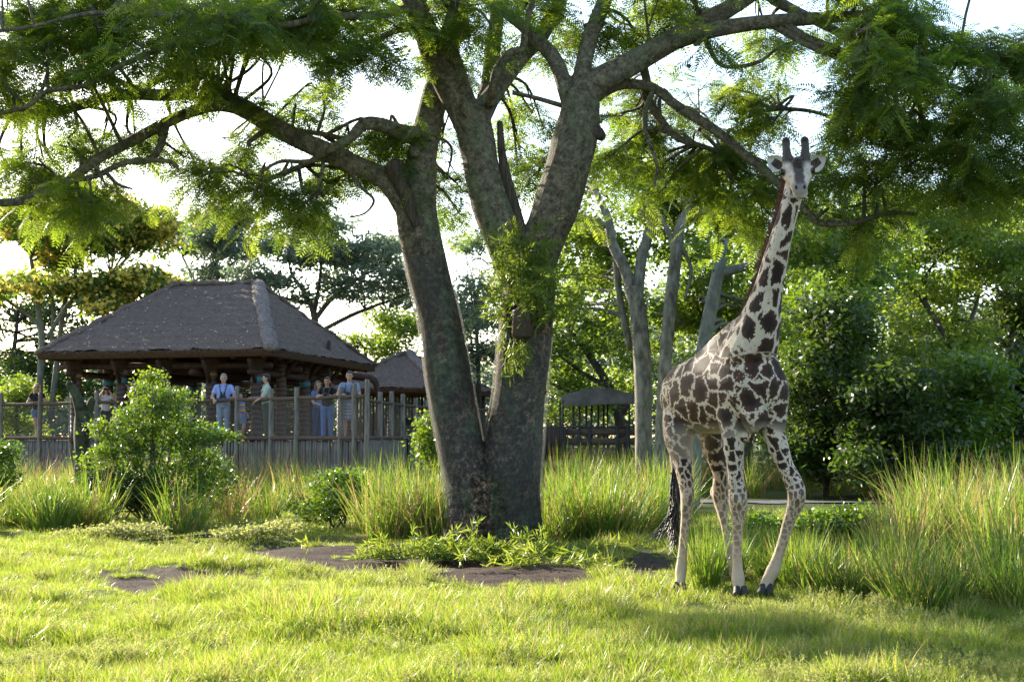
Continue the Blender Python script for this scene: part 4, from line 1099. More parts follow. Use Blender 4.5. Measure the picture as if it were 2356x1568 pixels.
sub = N(nt, 'ShaderNodeVectorMath', operation='SUBTRACT'); sub.inputs[1].default_value = (.5, .5, .5); nt.links.new(nz.outputs['Color'], sub.inputs[0])
scl = N(nt, 'ShaderNodeVectorMath', operation='SCALE'); scl.inputs['Scale'].default_value = .55; nt.links.new(sub.outputs[0], scl.inputs[0])
adv = N(nt, 'ShaderNodeVectorMath', operation='ADD'); nt.links.new(pc, adv.inputs[0]); nt.links.new(scl.outputs[0], adv.inputs[1])
vo = N(nt, 'ShaderNodeTexVoronoi', feature='DISTANCE_TO_EDGE'); vo.inputs['Scale'].default_value = 1; vo.inputs['Randomness'].default_value = .85; nt.links.new(adv.outputs[0], vo.inputs['Vector'])
jit = N(nt, 'ShaderNodeTexNoise'); jit.inputs['Scale'].default_value = 7; jit.inputs['Detail'].default_value = 4; nt.links.new(pc, jit.inputs['Vector'])
ma = N(nt, 'ShaderNodeMath', operation='MULTIPLY_ADD'); ma.inputs[1].default_value = .34; nt.links.new(jit.outputs[0], ma.inputs[0]); nt.links.new(vo.outputs['Distance'], ma.inputs[2])
thr = N(nt, 'ShaderNodeMath', operation='SUBTRACT'); nt.links.new(ma.outputs[0], thr.inputs[0]); nt.links.new(A('gap'), thr.inputs[1])
ed = N(nt, 'ShaderNodeMapRange'); ed.inputs['From Min'].default_value = -.012; ed.inputs['From Max'].default_value = .03; nt.links.new(thr.outputs[0], ed.inputs[0])
pm_ = N(nt, 'ShaderNodeMath', operation='MULTIPLY'); nt.links.new(ed.outputs[0], pm_.inputs[0]); nt.links.new(A('pat'), pm_.inputs[1])
inn = ramp(nt, vo.outputs['Distance'], [(.05, (.050, .023, .012)), (.32, (.012, .007, .005))])
cn = noise_fac(nt, 5, 4, .6)
inn = mixc(nt, cn, inn, mixc(nt, 1., inn, (1.35, 1.2, 1.1), 'MULTIPLY'))
cream = ramp(nt, noise_fac(nt, 9, 5, .6), [(.3, (.40, .325, .245)), (.7, (.53, .445, .345))])
cream = mixc(nt, A('tan'), cream, (.40, .27, .165))
c = mixc(nt, pm_.outputs[0], cream, inn)
facec = ramp(nt, noise_fac(nt, 30, 4, .7), [(.35, (.012, .009, .008)), (.65, (.045, .030, .022))])
c = mixc(nt, A('dark'), c, facec)
c = mixc(nt, A('grey'), c, (.095, .078, .070))
nt.links.new(c, b.inputs['Base Color']); b.inputs['Roughness'].default_value = .7; b.inputs['Specular IOR Level'].default_value = .25
b.inputs['Sheen Weight'].default_value = .04; b.inputs['Sheen Roughness'].default_value = .4
bump(nt, noise_fac(nt, 120, 3, .7), b, .004, .5)
M['coat'] = m
me, co = remeshed(gm, 'body', .0115, 7, 1.0, m, GB)
# --- coat coordinates for every point of the skin
nv_ = len(co); best = np.full(nv_, 1e9); reg = np.zeros(nv_, int); arc = np.zeros(nv_); axisp = np.zeros((nv_, 3))
names = list(CH)
for gi_, g in enumerate(names):
    for K in CH[g]:
        al = np.concatenate([[0], np.cumsum(np.linalg.norm(np.diff(K[:, :3], axis=0), axis=1))])
        for i in range(len(K) - 1):
            a, bb = K[i, :3], K[i + 1, :3]; d = bb - a; L2 = max((d * d).sum(), 1e-9)
            t = np.clip(((co - a) @ d) / L2, 0, 1); p = a + t[:, None] * d
            dist = np.linalg.norm(co - p, axis=1) - (K[i, 3] + (K[i + 1, 3] - K[i, 3]) * t)
            u = dist < best
            best[u] = dist[u]; reg[u] = gi_; arc[u] = al[i] + t[u] * (al[i + 1] - al[i]); axisp[u] = p[u]
rel = co - GB
pcv = np.zeros((nv_, 3)); gap = np.full(nv_, .16); pat = np.ones(nv_); tan = np.zeros(nv_); drk = np.zeros(nv_); gry = np.zeros(nv_)
hx = rel @ HD_; hy = rel @ SD_; z = co[:, 2]
w = z < 9
pcv[:, 0] = hx / .205; pcv[:, 1] = hy / .205; pcv[:, 2] = z / .205
gap[:] = .215
k = names.index('neck'); s = reg == k
nb = np.clip((arc - .45) / .5, 0, 1)
off_ = co - axisp
na, nb_ = gpt(1728, 800, 15.48), gpt(1816, 480, 14.98); nd_ = unit(nb_ - na); n1_ = unit(np.cross(nd_, SD_)); n2_ = np.cross(nd_, n1_)
qq = co[s] - na; wz = (qq @ nd_)
sz = np.interp(wz, [-.3, .2, 1.5], [.205, .165, .11])
pcv[s, 0] = (qq @ n1_) / sz + 20; pcv[s, 1] = (qq @ n2_) / sz; pcv[s, 2] = wz / .23
gap[s] = .27
for nm in ('legRF', 'legLF', 'legRH', 'legLH'):
    s = reg == names.index(nm)
    a = arc[s]; size = np.interp(a, [0, .45, .75, 1.2, 2], [.115, .09, .062, .045, .04])
    ag = np.linspace(0, 2, 400); cum = np.cumsum(1 / np.interp(ag, [0, .45, .75, 1.2, 2], [.12, .095, .07, .055, .05])) * (2 / 400)
    K = CH[nm][0][::-1]; cxy = np.c_[np.interp(z[s], K[:, 2], K[:, 0]), np.interp(z[s], K[:, 2], K[:, 1]), z[s]]
    size = np.interp(z[s], [.2, .9, 1.2, 1.7], [.05, .06, .075, .11]); of2 = co[s] - cxy
    pcv[s, 0] = (of2 @ HD_) / size + 37; pcv[s, 1] = (of2 @ SD_) / size; pcv[s, 2] = np.interp(a, ag, cum) + len(nm) * 3 + (7 if 'H' in nm else 0)
    gap[s] = .275
    pat[s] = np.interp(z[s], [.28, .55, .95, 1.2], [0, .5, .72, 1.0])
    tan[s] = np.interp(z[s], [.15, .45, .9, 1.3], [.55, .8, .55, .1]) if 'F' in nm else np.interp(z[s], [.15, .45, 1.2, 1.6], [.5, .75, .8, .45])
# pale insides, belly
s = (reg == names.index('body'))
bel = np.clip((1.78 - z) / .12, 0, 1) * np.clip(1.2 - np.abs(hy) / .3, 0, 1)
pat[s] *= 1 - .9 * bel[s]
s2 = s & (hx < -.25) & (z < 1.75)
tan[s2] = np.maximum(tan[s2], np.interp(z[s2], [1.2, 1.75], [.7, .15]))
# warm buff tone along the mane side of the neck
s = reg == names.index('neck')
# face
s = reg == names.index('head')
q = co - HC; qf, qs, qu = q @ hf, q @ hs, q @ hu
hd = s | ((np.abs(qs) < .14) & (qf > -.12) & (qf < .5) & (np.abs(qu) < .16)) | ((z > HC[2] + .05) & (np.abs(q[:, 0]) < .16))
pat[hd] = 0
nzv = vnoise(co, 26)
forehead = np.clip((.105 - .25 * np.clip(qf, 0, 1) - np.abs(qs) + .012 * nzv) / .035, 0, 1) * np.clip((qf + .06) / .05, 0, 1) * np.clip((.26 - qf) / .10, 0, 1) * np.clip((qu - .02) / .03, 0, 1)
nose = np.clip((.055 - np.abs(qs) + .012 * nzv) / .02, 0, 1) * np.clip((.40 - qf) / .06, 0, 1) * np.clip((qf - .10) / .06, 0, 1) * np.clip((qu - .015) / .03, 0, 1) * .92
crown_ = np.clip((z - (HC[2] + .035)) / .05, 0, 1)
tips = np.clip((z - (HC[2] + .235)) / .05, 0, 1)
drk[hd] = np.clip(np.maximum(np.maximum(forehead, nose), np.maximum(crown_ * .93, tips))[hd], 0, 1)
muz = np.clip((qf - .29) / .06, 0, 1) * np.clip((qu + .03 + .01 * nzv) / .03, 0, 1)
speck = np.clip((vnoise(co, 55) - .25) * 3, 0, .5)
gry[hd] = np.clip(np.maximum(muz * .72, speck * np.clip((qf + .02) / .05, 0, 1) * .8)[hd], 0, .8)
eyer = np.zeros(nv_)
for sg in (-1, 1):
    ep = hpnt(.105, sg * .140, .035); eyer = np.maximum(eyer, np.clip((.052 - np.linalg.norm(co - ep, axis=1)) / .015, 0, 1))
drk = np.maximum(drk, eyer * .95)
cheek = hd & (qf < .30) & (np.abs(qs) > .05) & (qu < -.01)
pat[cheek] = .75; pcv[cheek] = co[cheek] / np.array((.05, .05, .11)); gap[cheek] = .40
for k, v_ in (('pc', pcv),):
    a = me.attributes.new(k, 'FLOAT_VECTOR', 'POINT'); a.data.foreach_set('vector', v_.astype(np.float32).ravel())
for k, v_ in (('gap', gap), ('pat', pat), ('tan', tan), ('dark', drk), ('grey', gry)):
    a = me.attributes.new(k, 'FLOAT', 'POINT'); a.data.foreach_set('value', np.clip(v_, 0, 1).astype(np.float32))
gbody = put(bpy.data.objects.new('body', me), gi)
print('giraffe verts', nv_)
# ears: cupped leaf shapes, dark inside
M['ear'] = surf('ear_fur', (.42, .38, .33), (.58, .53, .47), 30, .8, .2, .002)
M['ear_in'] = surf('ear_inside', (.03, .024, .02), (.10, .075, .06), 25, .9, .1, .003)
for sg, tip, in ((-1, (1766, 361, 15.08)), (1, (1900, 359, 15.02))):
    b0 = HC + np.array((sg * .135, .03, .025)); t0 = gpt(*tip); ax = t0 - b0; L = np.linalg.norm(ax); ax = ax / L
    fr = unit(np.array((sg * .25, -1, -.1))); wd_ = unit(np.cross(ax, fr)); fr = np.cross(wd_, ax)
    nu, nvv = 12, 8; ob = MB(); ib = MB()
    uu = np.linspace(0, 1, nu + 1); vv_ = np.linspace(-1, 1, nvv + 1)
    hw = .072 * np.sin(np.pi * np.clip(uu, 0, 1) ** .75) ** .7 + .02 * (1 - uu)
    P = b0 + ax * (uu * L)[:, None, None] + wd_ * (hw[:, None] * vv_[None, :])[..., None] + fr * ((.045 * np.sin(np.pi * uu * .8 + .3))[:, None] * (vv_[None, :] ** 2 - .75))[..., None]
    i = np.arange(nu)[:, None] * (nvv + 1) + np.arange(nvv)[None, :]
    qd = np.stack([i, i + 1, i + nvv + 2, i + nvv + 1], -1).reshape(-1, 4)
    Pb = P - fr * .012
    ob.add(P.reshape(-1, 3), qd); ob.add(Pb.reshape(-1, 3), qd[:, ::-1])
    for e in (0, nvv):
        a_ = P[:, e]; b_ = Pb[:, e]; kk = np.arange(nu)
        ob.add(np.concatenate([a_, b_]), np.c_[kk, kk + 1, nu + 2 + kk, nu + 1 + kk])
    eo = ob.build('ear', M['ear'], gi, smooth=True)
    sl = (slice(1, 9), slice(2, nvv - 1)); Pi = P[sl] + fr * .004
    a1, b1 = Pi.shape[:2]; i = np.arange(a1 - 1)[:, None] * b1 + np.arange(b1 - 1)[None, :]
    ib.add(Pi.reshape(-1, 3), np.stack([i, i + 1, i + b1 + 1, i + b1], -1).reshape(-1, 4))
    ib.build('ear_hollow', M['ear_in'], eo, base=GB, smooth=True)
M['eye'] = plain('dark_eye', (.008, .006, .005), .12, .6)
M['nostril'] = plain('nostril', (.012, .01, .01), .7)
M['hoof'] = surf('dark_hoof', (.018, .015, .013), (.05, .042, .036), 12, .6, .3, .003)
M['hair'] = surf('black_tail_hair', (.012, .009, .008), (.035, .025, .02), 20, .5, .4, 0)
M['mane'] = surf('brown_mane', (.06, .022, .012), (.14, .06, .03), 20, .8, .2, 0)
for sg in (-1, 1):
    eo = MB().ball(hpnt(.105, sg * .145, .038), .027, 14, 10).build('eye', M['eye'], gi, smooth=True)
    lid = MB(); c0 = hpnt(.105, sg * .145, .038)
    lid.tube([c0 + hf * -.035 + hu * .012 + hs * sg * .012, c0 + hu * .032 + hs * sg * .014, c0 + hf * .03 + hu * .014 + hs * sg * .016], [.008, .011, .007], 6, res=4)
    lid.build('eyelid', M['ear_in'], eo, base=GB, smooth=True)
    MB().ball(hpnt(.425, sg * .040, .042), (.012, .014, .022), 10, 8).build('nostril', M['nostril'], gi, smooth=True)
mo = MB(); mo.tube([hpnt(.36, -.070, -.050), hpnt(.43, -.055, -.056), hpnt(.465, 0, -.058), hpnt(.43, .055, -.056), hpnt(.36, .070, -.050)], .006, 6, res=5)
mo.build('mouth_line', M['nostril'], gi, smooth=True)
# hooves: two toes each
for x, y, Y, fx, tilt in ((1703, 1362, 15.36, .0, 0), (1762, 1357, 15.40, -.1, .5), (1562, 1353, 15.88, -.05, 0), (1694, 1340, 16.46, .1, 0)):
    c = gpt(x, y, Y); c[2] = max(c[2], .05) if not tilt else c[2]
    for sg in (-1, 1):
        mb = MB(); o0 = np.array((sg * .036, 0, 0))
        g0 = float(gz(c[0], c[1]))
        mb.tube([c + o0 + (0, .0, .045), c + o0 * 1.05 + (fx * .1, -.03, .005), np.array((c[0], c[1], g0)) + o0 * 1.1 + (fx * .2, -.055, .012)], [(.034, .052), (.040, .062), (.042, .068)], 10, ref=np.array((0, 1., 0)), res=3)
        mb.build('hoof', M['hoof'], gi, smooth=True)
# mane: short stiff hairs along the back of the neck
K = CH['neck'][0]; rg = np.random.default_rng(8)
nh = 2600; t = rg.random(nh) * .93 + .03; idx = t * (len(K) - 1)
C = np.stack([np.interp(idx, np.arange(len(K)), K[:, j]) for j in range(4)], -1)
bk = unit(-HD_ + np.array((0, .0, .25)) + np.array((-.35, .2, 0)))
p = C[:, :3] + bk * (C[:, 3, None] * .98) + SD_ * rg.normal(0, .014, (nh, 1))
d = unit(bk + np.array((0, 0, .55)) + rg.normal(0, .14, (nh, 3)))
w_ = unit(np.cross(d, (0, -1, .1)))
v, q_, ti = diamonds(p - d * .02, d, w_, rg.uniform(.06, .115, nh), np.full(nh, .010), np.full(nh, .5))
put(bpy.data.objects.new('mane', mesh_np('mane', v - GB, q_, None, M['mane'], ti)), gi)
# tail: thin dock and a long wavy black tassel
tl = MB()
tl.tube([gpt(1548, 915, 16.85), gpt(1541, 960, 16.95), gpt(1543, 1020, 16.97), gpt(1550, 1085, 16.95)], [.045, .03, .022, .022], 10, res=4)
tl.build('tail', M['coat'], gi, smooth=True)
ts = MB(); rg = np.random.default_rng(12)
for i in range(110):
    x0_ = 1551 + rg.normal(0, 3.2); y0_ = 1082 + rg.uniform(-6, 40)
    sweep = rg.random() ** 3; ln = rg.uniform(110, 175)
    P = [gpt(x0_, y0_, 16.93), gpt(x0_ + rg.normal(2, 5), y0_ + ln * .35, 16.9 + rg.normal(0, .03)), gpt(x0_ + rg.normal(4, 4) - sweep * 12, y0_ + ln * .7, 16.9 + rg.normal(0, .04)), gpt(x0_ + rg.normal(0, 5) - sweep * 30, y0_ + ln * (1 - .22 * sweep), 16.88 + rg.normal(0, .05))]
    if i % 9 == 0: P[-1] = gpt(1500 + rg.normal(0, 8), 1240 + rg.normal(0, 6), 16.85); P[-2] = gpt(1535 + rg.normal(0, 5), 1205 + rg.normal(0, 6), 16.87)
    ts.tube(P, [.005, .0055, .0045, .002], 4, res=4, caps=False)
ts.build('tail_tassel', M['hair'], gi, smooth=True)

# ================================================================ visitors on the deck
M['skin'] = surf('skin', (.42, .24, .17), (.52, .31, .225), 9, .55, .3, 0)
M['skin_tan'] = surf('tanned_skin', (.34, .18, .12), (.43, .24, .165), 9, .55, .3, 0)
def cloth(name, c, var=.12): 
    c = np.array(c); return surf(name, tuple(c * (1 - var)), tuple(np.minimum(c * (1 + var), 1)), 7, .85, .15, .004)
def banded(name, cols, period, rot=None, cols2=None):
    m, nt, b, o_ = nodes(name)
    g = N(nt, 'ShaderNodeTexCoord').outputs['Object']; sp = N(nt, 'ShaderNodeSeparateXYZ'); nt.links.new(g, sp.inputs[0])
    def bands(sock, cols, per):
        mu = N(nt, 'ShaderNodeMath', operation='DIVIDE'); mu.inputs[1].default_value = per; nt.links.new(sock, mu.inputs[0])
        fr = N(nt, 'ShaderNodeMath', operation='FRACT'); nt.links.new(mu.outputs[0], fr.inputs[0])
        r = N(nt, 'ShaderNodeValToRGB'); r.color_ramp.interpolation = 'CONSTANT'; el = r.color_ramp.elements
        while len(el) < len(cols): el.new(.5)
        for i, (e, c) in enumerate(zip(el, cols)): e.position = i / len(cols); e.color = (*c, 1)
        nt.links.new(fr.outputs[0], r.inputs[0]); return r.outputs[0]
    c = bands(sp.outputs['Z'], cols, period)
    if cols2: c = mixc(nt, .5, c, bands(sp.outputs['X'], cols2, period))
    nt.links.new(c, b.inputs['Base Color']); b.inputs['Roughness'].default_value = .85
    return m
M['hair_blonde'] = surf('blonde_hair', (.42, .28, .11), (.68, .50, .26), 30, .5, .4, .003, (4, 4, .4))
M['hair_dark'] = surf('dark_hair', (.012, .008, .006), (.035, .022, .016), 30, .5, .4, .003)
M['hair_grey'] = surf('grey_hair', (.20, .19, .18), (.36, .34, .33), 30, .5, .4, .003)
M['hair_brown'] = surf('brown_hair', (.07, .03, .016), (.15, .07, .035), 30, .5, .4, .003)
M['shoe'] = plain('dark_shoe', (.03, .025, .022), .6)
M['lip'] = plain('lips', (.30, .10, .085), .6)
M['binocular'] = plain('black_rubber', (.014, .014, .015), .45, .4)
M['lens'] = plain('lens_glass', (.02, .025, .04), .1, .7)

def person(label, px, Y, h, yaw, arms, top, bottom, hair, skin='skin', shorts=False, sleeve=.45, long_hair=0, legs=None, head_tilt=(0, 0), extras=(), head_yaw=0, belly=1.0, male=True, lean=0.0):
    p = at(px, 1008, Y); base = np.array((p[0], Y, DECK)); s = h / 1.75
    ca, sa = math.cos(yaw), math.sin(yaw)
    def W(q):
        q = np.asarray(q, float).reshape(-1, 3) * s; q = q.copy(); q[:, 1] -= lean * np.maximum(q[:, 2] / s - .9, 0)
        r = np.c_[q[:, 0] * ca - q[:, 1] * sa, q[:, 0] * sa + q[:, 1] * ca, q[:, 2]] + base
        return r if len(r) > 1 else r[0]
    root = empty('person', base, label, 'person', 'visitors on the viewing deck')
    hw = .19 if male else .165
    cy_, sy_ = math.cos(head_yaw), math.sin(head_yaw)
    def HW(q):            # head-local -> person-local
        x, y, z = q; x, y = x * cy_ - y * sy_, x * sy_ + y * cy_
        return np.array((x + head_tilt[0] * (z + .1), y + head_tilt[1] * (z + .1), z + 1.605))
    bd = MB(); fwd = lambda q: W(HW(q))
    def ell(mb, c, r): mb.ball(fwd(c), np.array(r) * s, 14, 10, axes=[(math.cos(yaw + head_yaw), math.sin(yaw + head_yaw), 0), (-math.sin(yaw + head_yaw), math.cos(yaw + head_yaw), 0), (0, 0, 1)])
    ell(bd, (0, 0, .02), (.078, .095, .105)); ell(bd, (0, -.02, -.06), (.056, .068, .062))
    ell(bd, (0, -.098, -.018), (.013, .018, .02)); ell(bd, (0, -.092, .0), (.009, .012, .03))
    for sg in (-1, 1): ell(bd, (sg * .08, .01, -.005), (.013, .022, .032))
    bd.tube([W((0, .02, 1.36)), W((0, .015, 1.46)), W(HW((0, .0, -.06)))], np.array([.07, .056, .055]) * s, 12, res=3)
    # body core under the clothes
    bd.tube([W((0, .01, .86)), W((0, .01, 1.05)), W((0, .01, 1.25)), W((0, .015, 1.40))], np.array([(.13, .09), (.125, .085), (.15, .095), (.12, .07)]) * s, 14, ref=np.array((sa, -ca, 0)), res=3)
    L = legs or [((-.09, 0, .9), (-.095, -.01, .5), (-.1, .02, .09)), ((.09, 0, .9), (.095, -.01, .5), (.1, .02, .09))]
    for hip, kn, an in L:
        m1 = (np.array(hip) + kn) / 2; m2 = np.array(kn) * .65 + np.array(an) * .35
        bd.tube([W(hip), W(m1), W(kn), W(m2 + (0, .015, 0)), W(an)], np.array([.078, .068, .050, .052, .034]) * s, 10, res=4)
        bd.tube([W(np.array(an)), W(np.array(an) + (0, -.05, -.05)), W(np.array(an) + (0, -.13, -.065))], np.array([.036, .036, .026]) * s, 8, res=2)
    for sg, (el, wr, hd) in zip((-1, 1), arms):
        sh = np.array((sg * hw, .01, 1.39)); el = np.array(el, float); wr = np.array(wr, float); hd = unit(hd)
        bd.tube([W(sh * (.8, 1, 1)), W(sh), W((sh + el) / 2), W(el), W((el + wr) / 2), W(wr)], np.array([.05, .052, .046, .039, .038, .027]) * s, 10, res=4)
        side = unit(np.cross(hd, (0, 0, 1.0)) + 1e-6); dn = np.cross(side, hd)
        if dn[2] > 0: dn = -dn
        pc_ = wr + hd * .045
        bd.tube([W(wr), W(wr + hd * .03), W(wr + hd * .085)], np.array([(.024, .018), (.038, .018), (.04, .014)]) * s, 10, res=2)
        for f, (o, ln) in enumerate(((-.030, .062), (-.010, .075), (.010, .07), (.030, .055))):
            r0 = wr + hd * .08 + side * o
            bd.tube([W(r0), W(r0 + hd * ln * .5 + dn * .012), W(r0 + hd * ln * .75 + dn * .045)], np.array([.0095, .009, .0075]) * s, 6, res=2)
        tb_ = wr + hd * .025 - side * sg * -.034
        bd.tube([W(tb_), W(tb_ + hd * .03 + side * sg * .022), W(tb_ + hd * .06 + side * sg * .022 + dn * .02)], np.array([.012, .011, .009]) * s, 6, res=2)
    me, _ = remeshed(bd, 'body', .0095, 2, .45, M[skin], base); put(bpy.data.objects.new('body', me), root)
    # shirt
    sm = MB(); rf = np.array((sa, -ca, 0))
    sm.tube([W((0, .01, .92)), W((0, .0, 1.02)), W((0, .0, 1.15)), W((0, .0, 1.28)), W((0, .01, 1.38)), W((0, .015, 1.435))],
            np.array([(hw * .88, .125 * belly), (hw * .86 * belly, .13 * belly), (hw * .86 * belly, .13 * belly), (hw * .96, .125), (hw * .92, .105), (.085, .07)]) * s, 20, ref=rf, res=4)
    for sg, (el, wr, hd) in zip((-1, 1), arms):
        sh = np.array((sg * hw, .01, 1.385)); el = np.array(el, float); wr = np.array(wr, float)
        if sleeve <= 1:
            e = sh + (el - sh) * (sleeve + .25); pts = [sh * (.6, 1, 1.005), sh, sh + (e - sh) * .5, e]; rr = [.06, .066, .062, .062]
        else:
            e = el + (wr - el) * (sleeve - 1); pts = [sh * (.6, 1, 1.005), sh, (sh + el) / 2, el, e]; rr = [.06, .066, .06, .054, .046]
        sm.tube([W(q) for q in pts], np.array(rr) * s, 12, res=3)
    me, _ = remeshed(sm, 'shirt', .012, 3, .5, top, base); put(bpy.data.objects.new('shirt', me), root)
    # trousers or shorts
    tm_ = MB()
    tm_.tube([W((0, .01, 1.0)), W((0, .01, .93)), W((0, .01, .84))], np.array([(hw * .82 * belly, .118 * belly), (hw * .93, .128), (hw * .88, .12)]) * s, 18, ref=rf, res=3)
    for hip, kn, an in L:
        hip, kn, an = map(np.array, (hip, kn, an))
        if shorts: e = hip + (kn - hip) * shorts; pts = [hip + (0, 0, .02), hip + (e - hip) * .5, e]; rr = [.098, .094, .086]
        else: pts = [hip + (0, 0, .02), (hip + kn) / 2, kn, (kn + an) / 2, an + (0, 0, -.01)]; rr = [.098, .088, .072, .068, .06]
        tm_.tube([W(q) for q in pts], np.array(rr) * s, 12, res=4)
    me, _ = remeshed(tm_, 'shorts' if shorts else 'trousers', .013, 3, .5, bottom, base); put(bpy.data.objects.new('shorts' if shorts else 'trousers', me), root)
    for hip, kn, an in L:
        an = np.array(an); sb = MB()
        sb.tube([W(an + (0, .04, -.045)), W(an + (0, -.03, -.045)), W(an + (0, -.12, -.058)), W(an + (0, -.17, -.066))], np.array([(.036, .036), (.045, .045), (.046, .034), (.026, .02)]) * s, 10, res=3, ref=np.array((0, 0, 1.)))
        sb.build('shoe', M['shoe'], root, smooth=True)
    # hair
    hm = MB(); ell(hm, (0, .022, .045), (.086, .096, .098)); ell(hm, (0, .045, -.01), (.078, .07, .09)); ell(hm, (0, -.05, .1), (.06, .045, .03))
    if long_hair:
        for sg in (-1, 1):
            hm.tube([fwd((sg * .06, .03, .06)), fwd((sg * .082, .0, -.03)), fwd((sg * .085, -.01, -.13)), fwd((sg * .09, -.03, -.12 - long_hair))], np.array([.04, .034, .036, .02]) * s, 9, res=4)
        hm.tube([fwd((0, .07, .02)), fwd((0, .09, -.12)), fwd((0, .08, -.14 - long_hair))], np.array([(.08, .04), (.085, .03), (.06, .02)]) * s, 10, res=4)
    me, _ = remeshed(hm, 'hair', .011, 2, .6, M[hair], base); put(bpy.data.objects.new('hair', me), root)
    for sg in (-1, 1):
        if 'sunglasses' not in extras:
            MB().ball(fwd((sg * .031, -.086, .012)), .0105 * s, 8, 6).build('eye', M['eye'], root, smooth=True)
            MB().tube([fwd((sg * .015, -.094, .03)), fwd((sg * .048, -.084, .03))], .005 * s, 5).build('eyebrow', M['hair_dark' if hair != 'hair_grey' else 'hair_grey'], root)
    MB().tube([fwd((-.024, -.082, -.062)), fwd((0, -.089, -.064)), fwd((.024, -.082, -.062))], [.004 * s, .006 * s, .004 * s], 6).build('mouth', M['lip'], root)
    if 'sunglasses' in extras:
        g = MB()
        for sg in (-1, 1): g.ball(fwd((sg * .034, -.093, .012)), np.array((.03, .014, .02)) * s, 10, 8); g.tube([fwd((sg * .062, -.085, .014)), fwd((sg * .083, .01, .014))], .004 * s, 5)
        g.tube([fwd((-.01, -.1, .016)), fwd((.01, -.1, .016))], .004 * s, 5)
        g.build('sunglasses', M['binocular'], root, smooth=True)
    if 'headband' in extras:
        MB().tube([fwd((math.cos(a) * .088, .02 + .0 * a, .05 + math.sin(a) * .092)) for a in np.linspace(0, math.pi, 9)], .01 * s, 6).build('headband', M['petal'], root, smooth=True)
    if 'badge' in extras:
        MB().tube([W((.085, -.128, 1.29)), W((.085, -.136, 1.29))], .03, 12).build('badge', M['peg'], root)
    if 'collar' in extras:
        c_ = MB()
        for sg in (-1, 1): c_.tube([W((sg * .01, -.092, 1.39)), W((sg * .06, -.07, 1.44)), W((sg * .085, .02, 1.45))], np.array([.014, .018, .016]) * s, 6, res=3)
        c_.build('collar', top, root, smooth=True)
    return root, W, fwd, s
def binoculars(label, c, ax, side, up, s=1.0, strap=None):
    """c centre, ax viewing direction"""
    o = empty('binoculars', c, label, 'binoculars')
    c = np.asarray(c); ax, side, up = unit(ax), unit(side), unit(up)
    mb = MB()
    for sg in (-1, 1):
        b0 = c + side * sg * .036 * s
        mb.tube([b0 - ax * .085 * s, b0 - ax * .05 * s, b0 - ax * .04 * s, b0 + ax * .02 * s, b0 + ax * .03 * s + side * sg * .012 * s, b0 + ax * .085 * s + side * sg * .016 * s], np.array([.019, .021, .028, .032, .034, .036]) * s, 10, ref=up)
    mb.tube([c - side * .04 * s, c + side * .04 * s], .018 * s, 8)
    mb.build('barrels', M['binocular'], o, smooth=True)
    for sg in (-1, 1):
        b0 = c + side * sg * .052 * s + ax * .084 * s
        MB().tube([b0, b0 + ax * .006 * s], .030 * s, 10, ref=up).build('lens', M['lens'], o)
    if strap is not None:
        MB().tube(strap, .013, 6, res=4).build('strap', M['binocular'], o, smooth=True)
    return o
def camera_(label, c, strap=None, fwd_=np.array((0, -1., 0))):
    o = empty('camera_body', c, label, 'camera'); o.name = 'photo_camera'
    c = np.asarray(c)
    MB().box(c, (.14, .07, .095)).box(c + np.array((0, 0, .055)), (.06, .06, .03)).build('housing', M['binocular'], o)
    MB().tube([c + fwd_ * .03, c + fwd_ * .08, c + fwd_ * .085, c + fwd_ * .13], [.036, .036, .040, .040], 14).build('lens_barrel', M['binocular'], o, smooth=True)
    MB().tube([c + fwd_ * .1305, c + fwd_ * .133], [.034, .034], 14).build('lens', M['lens'], o)
    if strap is not None: MB().tube(strap, .012, 6, res=4).build('strap', M['binocular'], o, smooth=True)
    return o
dn, fw = (0, -.3, -1), (0, -1, -.2)
# blonde visitor leaning on the rail
person('blonde woman in sunglasses, black top and denim shorts leaning on the railing', 84, 46.85, 1.74, .15,
       [((-.27, -.10, 1.13), (-.02, -.28, 1.13), (1, -.2, 0)), ((.27, -.10, 1.13), (.03, -.30, 1.15), (-1, -.1, 0))], cloth('black_knit', (.022, .022, .025)), cloth('denim_shorts', (.10, .15, .26)), 'hair_blonde',
       shorts=.5, long_hair=.16, sleeve=.15, male=False, extras=('sunglasses',), lean=.12, legs=[((-.09, 0, .9), (-.03, -.05, .5), (.05, .0, .09)), ((.09, 0, .9), (.07, -.02, .5), (-.03, .04, .09))])
def raised(): return [((-.27, -.20, 1.30), (-.085, -.20, 1.58), (.35, -.1, .9)), ((.27, -.20, 1.30), (.085, -.20, 1.58), (-.35, -.1, .9))]
for lab, px_, Y_, h_, yw, tp_, bt, hr, blab in (
    ('woman in a white top and dark jeans looking through raised binoculars', 243, 44.75, 1.60, .25, cloth('white_cotton', (.62, .60, .66)), cloth('dark_jeans', (.025, .03, .05)), 'hair_dark', 'black binoculars raised by the woman in the white top'),
    ('person in a dark red top looking through raised binoculars', 291, 44.3, 1.66, -.1, cloth('dark_red_cotton', (.16, .02, .025)), cloth('brown_jeans', (.05, .04, .035)), 'hair_brown', 'black binoculars raised by the person in the dark red top')):
    r_, W_, f_, s_ = person(lab, px_, Y_, h_, yw, raised(), tp_, bt, hr, male=False, long_hair=.10)
    c_ = f_((0, -.165, .012)); ax = unit(f_((0, -1, .012)) - f_((0, 0, .012)))
    binoculars(blab, c_, ax, np.cross(ax, (0, 0, 1)), (0, 0, 1))
